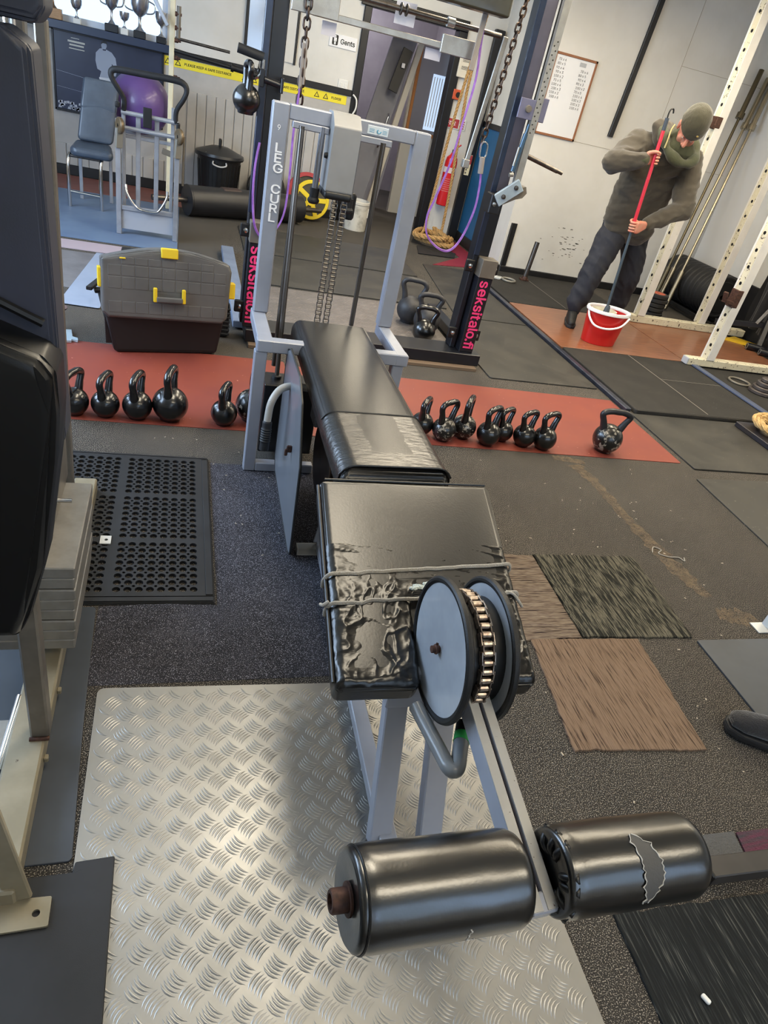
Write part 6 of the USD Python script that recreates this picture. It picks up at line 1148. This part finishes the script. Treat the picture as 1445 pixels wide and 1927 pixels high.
def grip(pt, wrist, thumb_up, R_=.0165):
    w = pt - wrist; w = unit(w - md * (w @ md)); n = np.cross(md, w) * (1 if thumb_up > 0 else -1); a = md
    L_ = [hulls((wrist, .028), (pt - w * .045 + n * .018 + a * .028, .021), (pt - w * .045 + n * .018 - a * .034, .019))]
    L_ += [hulls((pt - w * .045 + n * .018 + a * .028, .021), (pt - w * .045 + n * .018 - a * .034, .019), (pt - w * .006 + n * .031 + a * .030, .0125), (pt - w * .006 + n * .031 - a * .034, .0115))]
    for k, (o, r, ln) in enumerate(((.031, .0102, 1.0), (.0105, .0105, 1.05), (-.0105, .010, 1.0), (-.031, .0088, .85))):
        q = [pt + a * o + (R_ + r * .9) * (math.cos(t) * -w + math.sin(t) * n) for t in (1.25, 2.15, 3.2, 4.3)]
        q[1] = q[1] + w * .010 * ln; q[2] = q[2] + w * .004
        for i in range(3): L_.append(hull(q[i], r * (1.05 - .06 * i), q[i + 1], r * (.98 - .06 * i)))
    th = [pt - w * .05 + a * .03 - n * .004, pt - w * .026 - n * .022 + a * .044, pt + w * .004 - n * .0275 + a * .046, pt + w * .026 - n * .018 + a * .040]
    for i in range(3): L_.append(hull(th[i], (.0155, .0125, .0108)[i], th[i + 1], (.0125, .0108, .009)[i]))
    return L_
rh_, lh_ = on_mop(1.435), on_mop(.955)
hf = unit((-.33, -.60, -.70)); hu = unit(np.array((.12, -.18, 1.0)) - hf * (np.array((.12, -.18, 1.0)) @ hf)); hs = np.cross(hf, hu)   # forward, up, his right
HC = J['head']
HS = 1.10
def hp(s, u, f): return HC + HS * (hs * s + hu * u + hf * f)
def ell(c, rs, ru, rf):
    m = m3.Manifold.sphere(1, 40); A = np.zeros((3, 4)); A[:, 0], A[:, 1], A[:, 2], A[:, 3] = hs * rs * HS, hu * ru * HS, hf * rf * HS, c; return m.transform(A)
head = [ell(hp(0, .03, -.01), .077, .098, .098), ell(hp(0, -.045, .022), .060, .075, .070), hulls((hp(0, -.095, .058), .026), (hp(.03, -.085, .03), .024), (hp(-.03, -.085, .03), .024)),
        hulls((hp(0, .012, .088), .012), (hp(0, -.028, .112), .0155)), hull(hp(0, -.03, .104), .013, hp(.014, -.034, .095), .010), hull(hp(0, -.03, .104), .013, hp(-.014, -.034, .095), .010),
        hull(hp(.042, -.022, .062), .026, hp(.03, -.05, .062), .022), hull(hp(-.042, -.022, .062), .026, hp(-.03, -.05, .062), .022), hull(hp(.035, .026, .076), .013, hp(-.035, .026, .076), .013),
        hull(hp(.022, -.063, .086), .0075, hp(-.022, -.063, .086), .0075), hull(hp(.019, -.073, .083), .0085, hp(-.019, -.073, .083), .0085)]
for s in (1, -1): head.append(hulls((hp(s * .078, .012, -.005), .012), (hp(s * .084, .018, -.018), .010), (hp(s * .077, -.028, -.002), .008)))
for s in (1, -1): head[0] = head[0]
neck_ = [hull(J['neck'] - (0, -.02, .03), .058, hp(0, -.05, -.03), .058)]
core = [hull(J['pel'], .11, J['waist'], .115), hulls((J['waist'] + (0, .03, 0), .10), (J['rsh'] + (.08, .03, -.06), .06), (J['lsh'] + (-.08, .03, -.06), .06), (J['chest'] + (0, .04, 0), .10)), hulls((J['rsh'], .055), (J['lsh'], .055), (J['ups'] + (0, .03, 0), .06)), hull(J['ups'], .06, J['neck'], .055)]
for s in 'rl':
    core += [hull(J[s + 'sh'], .058, J[s + 'el'], .043), hull(J[s + 'el'], .043, J[s + 'wr'], .027), hull(J[s + 'hip'], .092, J[s + 'kn'], .062), hull(J[s + 'kn'], .06, J[s + 'ank'], .042)]
core += [hull(J['rank'], .04, J['rank'] + (-.05, -.10, -.055), .03), hull(J['lank'], .04, J['lank'] + (-.06, -.11, -.055), .03)]
part(man, 'body', fin(core + neck_ + head + grip(rh_, J['rwr'], 1) + grip(lh_, J['lwr'], 1), .011, 5), SK, smooth=True)
for s in (1, -1):
    e_ = part(man, 'eye', trimesh.creation.icosphere(3, .0115).apply_translation(hp(s * .030, .003, .0765)), M['marble'], smooth=True)
    part(e_, 'eyelid', trimesh.creation.icosphere(3, .0125).apply_translation(hp(s * .030, .007, .0755)), SK, smooth=True); part(man, 'eyebrow', tube([hp(s * .014, .026, .089), hp(s * .032, .031, .086), hp(s * .05, .024, .074)], .0042, 8), mat('brow_%d' % (s + 1), '#5d4a3c', .9))
part(man, 'lips', cat(tube(spline([hp(.022, -.066, .0885), hp(0, -.064, .094), hp(-.022, -.066, .0885)], 5), .0045, 8), tube(spline([hp(.019, -.072, .0885), hp(0, -.074, .092), hp(-.019, -.072, .0885)], 5), .005, 8)), mat('lips', '#a5655c', .5), smooth=True)
# hooded top
hd_ = [hulls((J['waist'] + (-.10, -.01, -.17), .125), (J['waist'] + (.12, .0, -.20), .125), (J['waist'] + (-.09, -.02, .0), .145), (J['waist'] + (.10, -.02, -.0), .145)),
       hulls((J['waist'] + (-.09, -.02, .0), .145), (J['waist'] + (.10, -.02, .0), .145), (J['chest'] + (-.12, -.0, .04), .125), (J['chest'] + (.12, .0, .02), .125), (J['chest'] + (0, .02, .05), .15)),
       hulls((J['rsh'] + (.02, 0, 0), .085), (J['lsh'] + (-.02, 0, 0), .085), (J['ups'], .115), (J['chest'], .13))]
for s in 'rl':
    el, sh_, wr2 = J[s + 'el'], J[s + 'sh'], J[s + 'wr']; hd_ += [hull(sh_, .098, el, .082), hull(el, .082, wr2 + (el - wr2) * .22, .052), hull(wr2 + (el - wr2) * .25, .052, wr2 + (el - wr2) * .06, .043)]
ho = fin(hd_, .014, 6)
v = ho.vertices; ho.vertices = v + ho.vertex_normals * ((1 - np.abs(2 * meshkit.fbm(np.c_[v[:, 0] * 5 + v[:, 2] * 3, v[:, 1] * 5, v[:, 2] * 10 - v[:, 0] * 4], 3, 4) - 1)) ** 2 * .022 - .008)[:, None]
hm = part(man, 'hooded_top', ho, M['hoodie'], smooth=True)
for s in 'rl':
    el, wr2 = J[s + 'el'], J[s + 'wr']; part(hm, 'cuff', fin([hull(wr2 + (el - wr2) * .16, .046, wr2 + (el - wr2) * .0, .040)], .008, 3, .002, 60, 3), M['gaiter'] if s == 'r' else M['hoodie'], smooth=True)
part(hm, 'waistband', fin([hulls((J['waist'] + (-.10, -.01, -.225), .105), (J['waist'] + (.12, .0, -.25), .105), (J['waist'] + (-.10, -.01, -.20), .112), (J['waist'] + (.12, 0, -.225), .112))], .012, 4, .003, 30, 5), M['hoodie'], smooth=True)
# hood and neck warmer
nk = J['neck']
ring = [nk + (-.155, -.02, .03), nk + (-.14, -.10, -.05), nk + (-.06, -.17, -.12), nk + (.06, -.17, -.12), nk + (.15, -.09, -.05), nk + (.16, .03, .02), nk + (.09, .12, .05), nk + (-.08, .12, .06)]
part(hm, 'hood', noisy(tube(spline(ring, 6, closed=True), [.037 + .009 * math.sin(i * .7) for i in range(48)], 14, closed=True), .008, 16, 6), M['gaiter'], smooth=True, label='olive hood bunched round the neck')
part(hm, 'hood', fin([hulls((nk + (-.13, .02, .0), .07), (nk + (-.16, .06, .07), .05), (nk + (-.02, .14, .05), .07))], .012, 4, .012, 14, 7), M['hoodie'], smooth=True, label='back of the hood')
part(man, 'neck_warmer', noisy(fin([hulls((nk + (-.05, -.08, -.05), .075), (nk + (.05, -.08, -.06), .075), (nk + (0, .0, .0), .09)), hulls((nk + (-.02, -.04, .02), .08), (nk + (.02, -.03, .02), .08))], .012, 4), .012, 18, 8), M['gaiter'], smooth=True, label='olive neck warmer')
part(hm, 'pale_piping', tube(spline([nk + (-.12, -.075, .10), nk + (-.15, -.10, .06), nk + (-.165, -.125, -.0), nk + (-.17, -.13, -.06)], 6), .006, 8), mat('pale_piping', '#a79a6c', .8))
# beanie
A = m3.Manifold.sphere(1, 56); T = np.zeros((3, 4)); T[:, 0], T[:, 1], T[:, 2], T[:, 3] = hs * .108, hu * .145, hf * .130, hp(0, .050, -.012); bean = A.transform(T)
pn = unit(hu * 1.0 + hf * .28 + hs * -.05); bean = bean.trim_by_plane(tuple(pn), float(pn @ hp(0, .036, .06)))
bm_ = bean.refine_to_length(.010).to_mesh(); bt = trimesh.Trimesh(bm_.vert_properties[:, :3], bm_.tri_verts, process=True); be = part(man, 'beanie', noisy(bt, .004, 25, 3), M['beanie'], smooth=40)
part(be, 'beanie_badge', rb(hp(-.035, .07, .098), (.018, .008, .012), .003), mat('tiny_badge', '#8d7a45', .5))
# trousers
tr = [hulls((J['pel'] + (-.09, 0, .02), .125), (J['pel'] + (.10, .0, .02), .125), (J['rhip'], .125), (J['lhip'], .125))]
for s in 'rl': tr += [hull(J[s + 'hip'] + (0, 0, -.02), .125, J[s + 'kn'], .092), hull(J[s + 'kn'], .092, J[s + 'ank'] + (0, 0, .10), .082), hull(J[s + 'ank'] + (0, 0, .10), .082, J[s + 'ank'] + (0, 0, .05), .062)]
tm = fin(tr, .014, 6); v = tm.vertices; tm.vertices = v + tm.vertex_normals * ((1 - np.abs(2 * meshkit.fbm(np.c_[v[:, 0] * 4, v[:, 1] * 4, v[:, 2] * 7 + v[:, 0] * 6], 3, 9) - 1)) ** 2 * .024 - .009)[:, None]
part(man, 'trousers', tm, M['trousers'], smooth=True)
for s, dr in (('r', (-.42, -.9)), ('l', (-.5, -.86))):
    a = J[s + 'ank']; d2 = np.array((*unit(dr), 0)); base_ = np.array((a[0], a[1], .0))
    z0 = .0205 if s == 'r' else .0205
    sm = fin([hulls((base_ - d2 * .055 + (0, 0, z0 + .05), .042), (base_ + d2 * .06 + (0, 0, z0 + .045), .044), (base_ + d2 * .155 + (0, 0, z0 + .036), .034), (base_ - d2 * .01 + (0, 0, z0 + .12), .046))], .010, 3)
    sh2 = part(man, 'shoe', sm, M['shoeblk'], smooth=True); sp_ = Polygon([(-.095, -.034), (.10, -.045), (.175, -.03), (.19, 0), (.175, .03), (.10, .045), (-.095, .034), (-.105, 0)]).buffer(.006); part(sh2, 'sole', place(cushion(sp_, .028, .007, 3), d2, np.cross((0, 0, 1), d2), (0, 0, 1), (a[0], a[1], z0)), M['rubber'])
# mop
mop = thing('mop', 'red handled mop held upright in the red bucket', 'mop', (*mop_a[:2], .08))
part(mop, 'handle', rod(on_mop(.965), on_mop(1.625), .0135, 16), mat('mop_red', '#c3283c', .35, coat=.2)); part(mop, 'lower_handle', rod(on_mop(.30), on_mop(.97), .0115, 14), mat('mop_steel', '#4e5b66', .4, .4)); part(mop, 'end_sleeve', rod(on_mop(1.62), on_mop(1.70), .0145, 16), mat('mop_sleeve', '#39424f', .5)); part(mop, 'hook', tube(spline([on_mop(1.70), on_mop(1.73), on_mop(1.755) + (.008, 0, 0), on_mop(1.76) + (.028, 0, 0), on_mop(1.735) + (.036, 0, 0)], 5), .0055, 8), M['blk'])
part(mop, 'socket', lathe([(0, 0), (.03, 0), (.022, .07), (.014, .09), (0, .09)], 18, on_mop(.245), md), mat('mop_socket', '#39434d', .5)); part(mop, 'mop_head', noisy(lathe([(0, 0), (.09, .0), (.10, .05), (.05, .11), (0, .12)], 28, mop_a + (0, 0, .0)), .012, 40, 2), mat('mop_cotton', '#b9b4a6', .95))
bk = thing('bucket', 'red oval mop bucket with white rim on the wooden platform', 'bucket', (3.46, 4.98, .0205))
def oval(prof, n=48, cx=3.46, cy=4.98, z=.0205, ky=.76): 
    m = lathe(prof, n, (0, 0, 0)); v = m.vertices.copy(); v[:, 1] *= ky; m.vertices = v + (cx, cy, z); return m
M['bred'] = mat('bucket_red', '#c9201f', .35, coat=.2)
part(bk, 'tub', oval([(0, 0), (.148, 0), (.152, .005), (.185, .275), (.178, .275), (.146, .01), (0, .01)]), M['bred'])
part(bk, 'rim', oval([(.176, .262), (.196, .262), (.199, .272), (.196, .286), (.176, .286), (.172, .275), (.176, .262)]), M['white']); part(bk, 'wringer', oval([(.0, .215), (.105, .215), (.115, .275), (.108, .278), (.10, .222), (0, .222)], cx=3.415), mat('wringer_cream', '#d5d0bf', .5)); part(bk, 'handle', tube(spline([(3.29, 5.02, .30), (3.265, 4.93, .24), (3.30, 4.86, .19), (3.40, 4.815, .185), (3.52, 4.825, .215), (3.60, 4.86, .28)], 6), .0085, 10), M['white'])
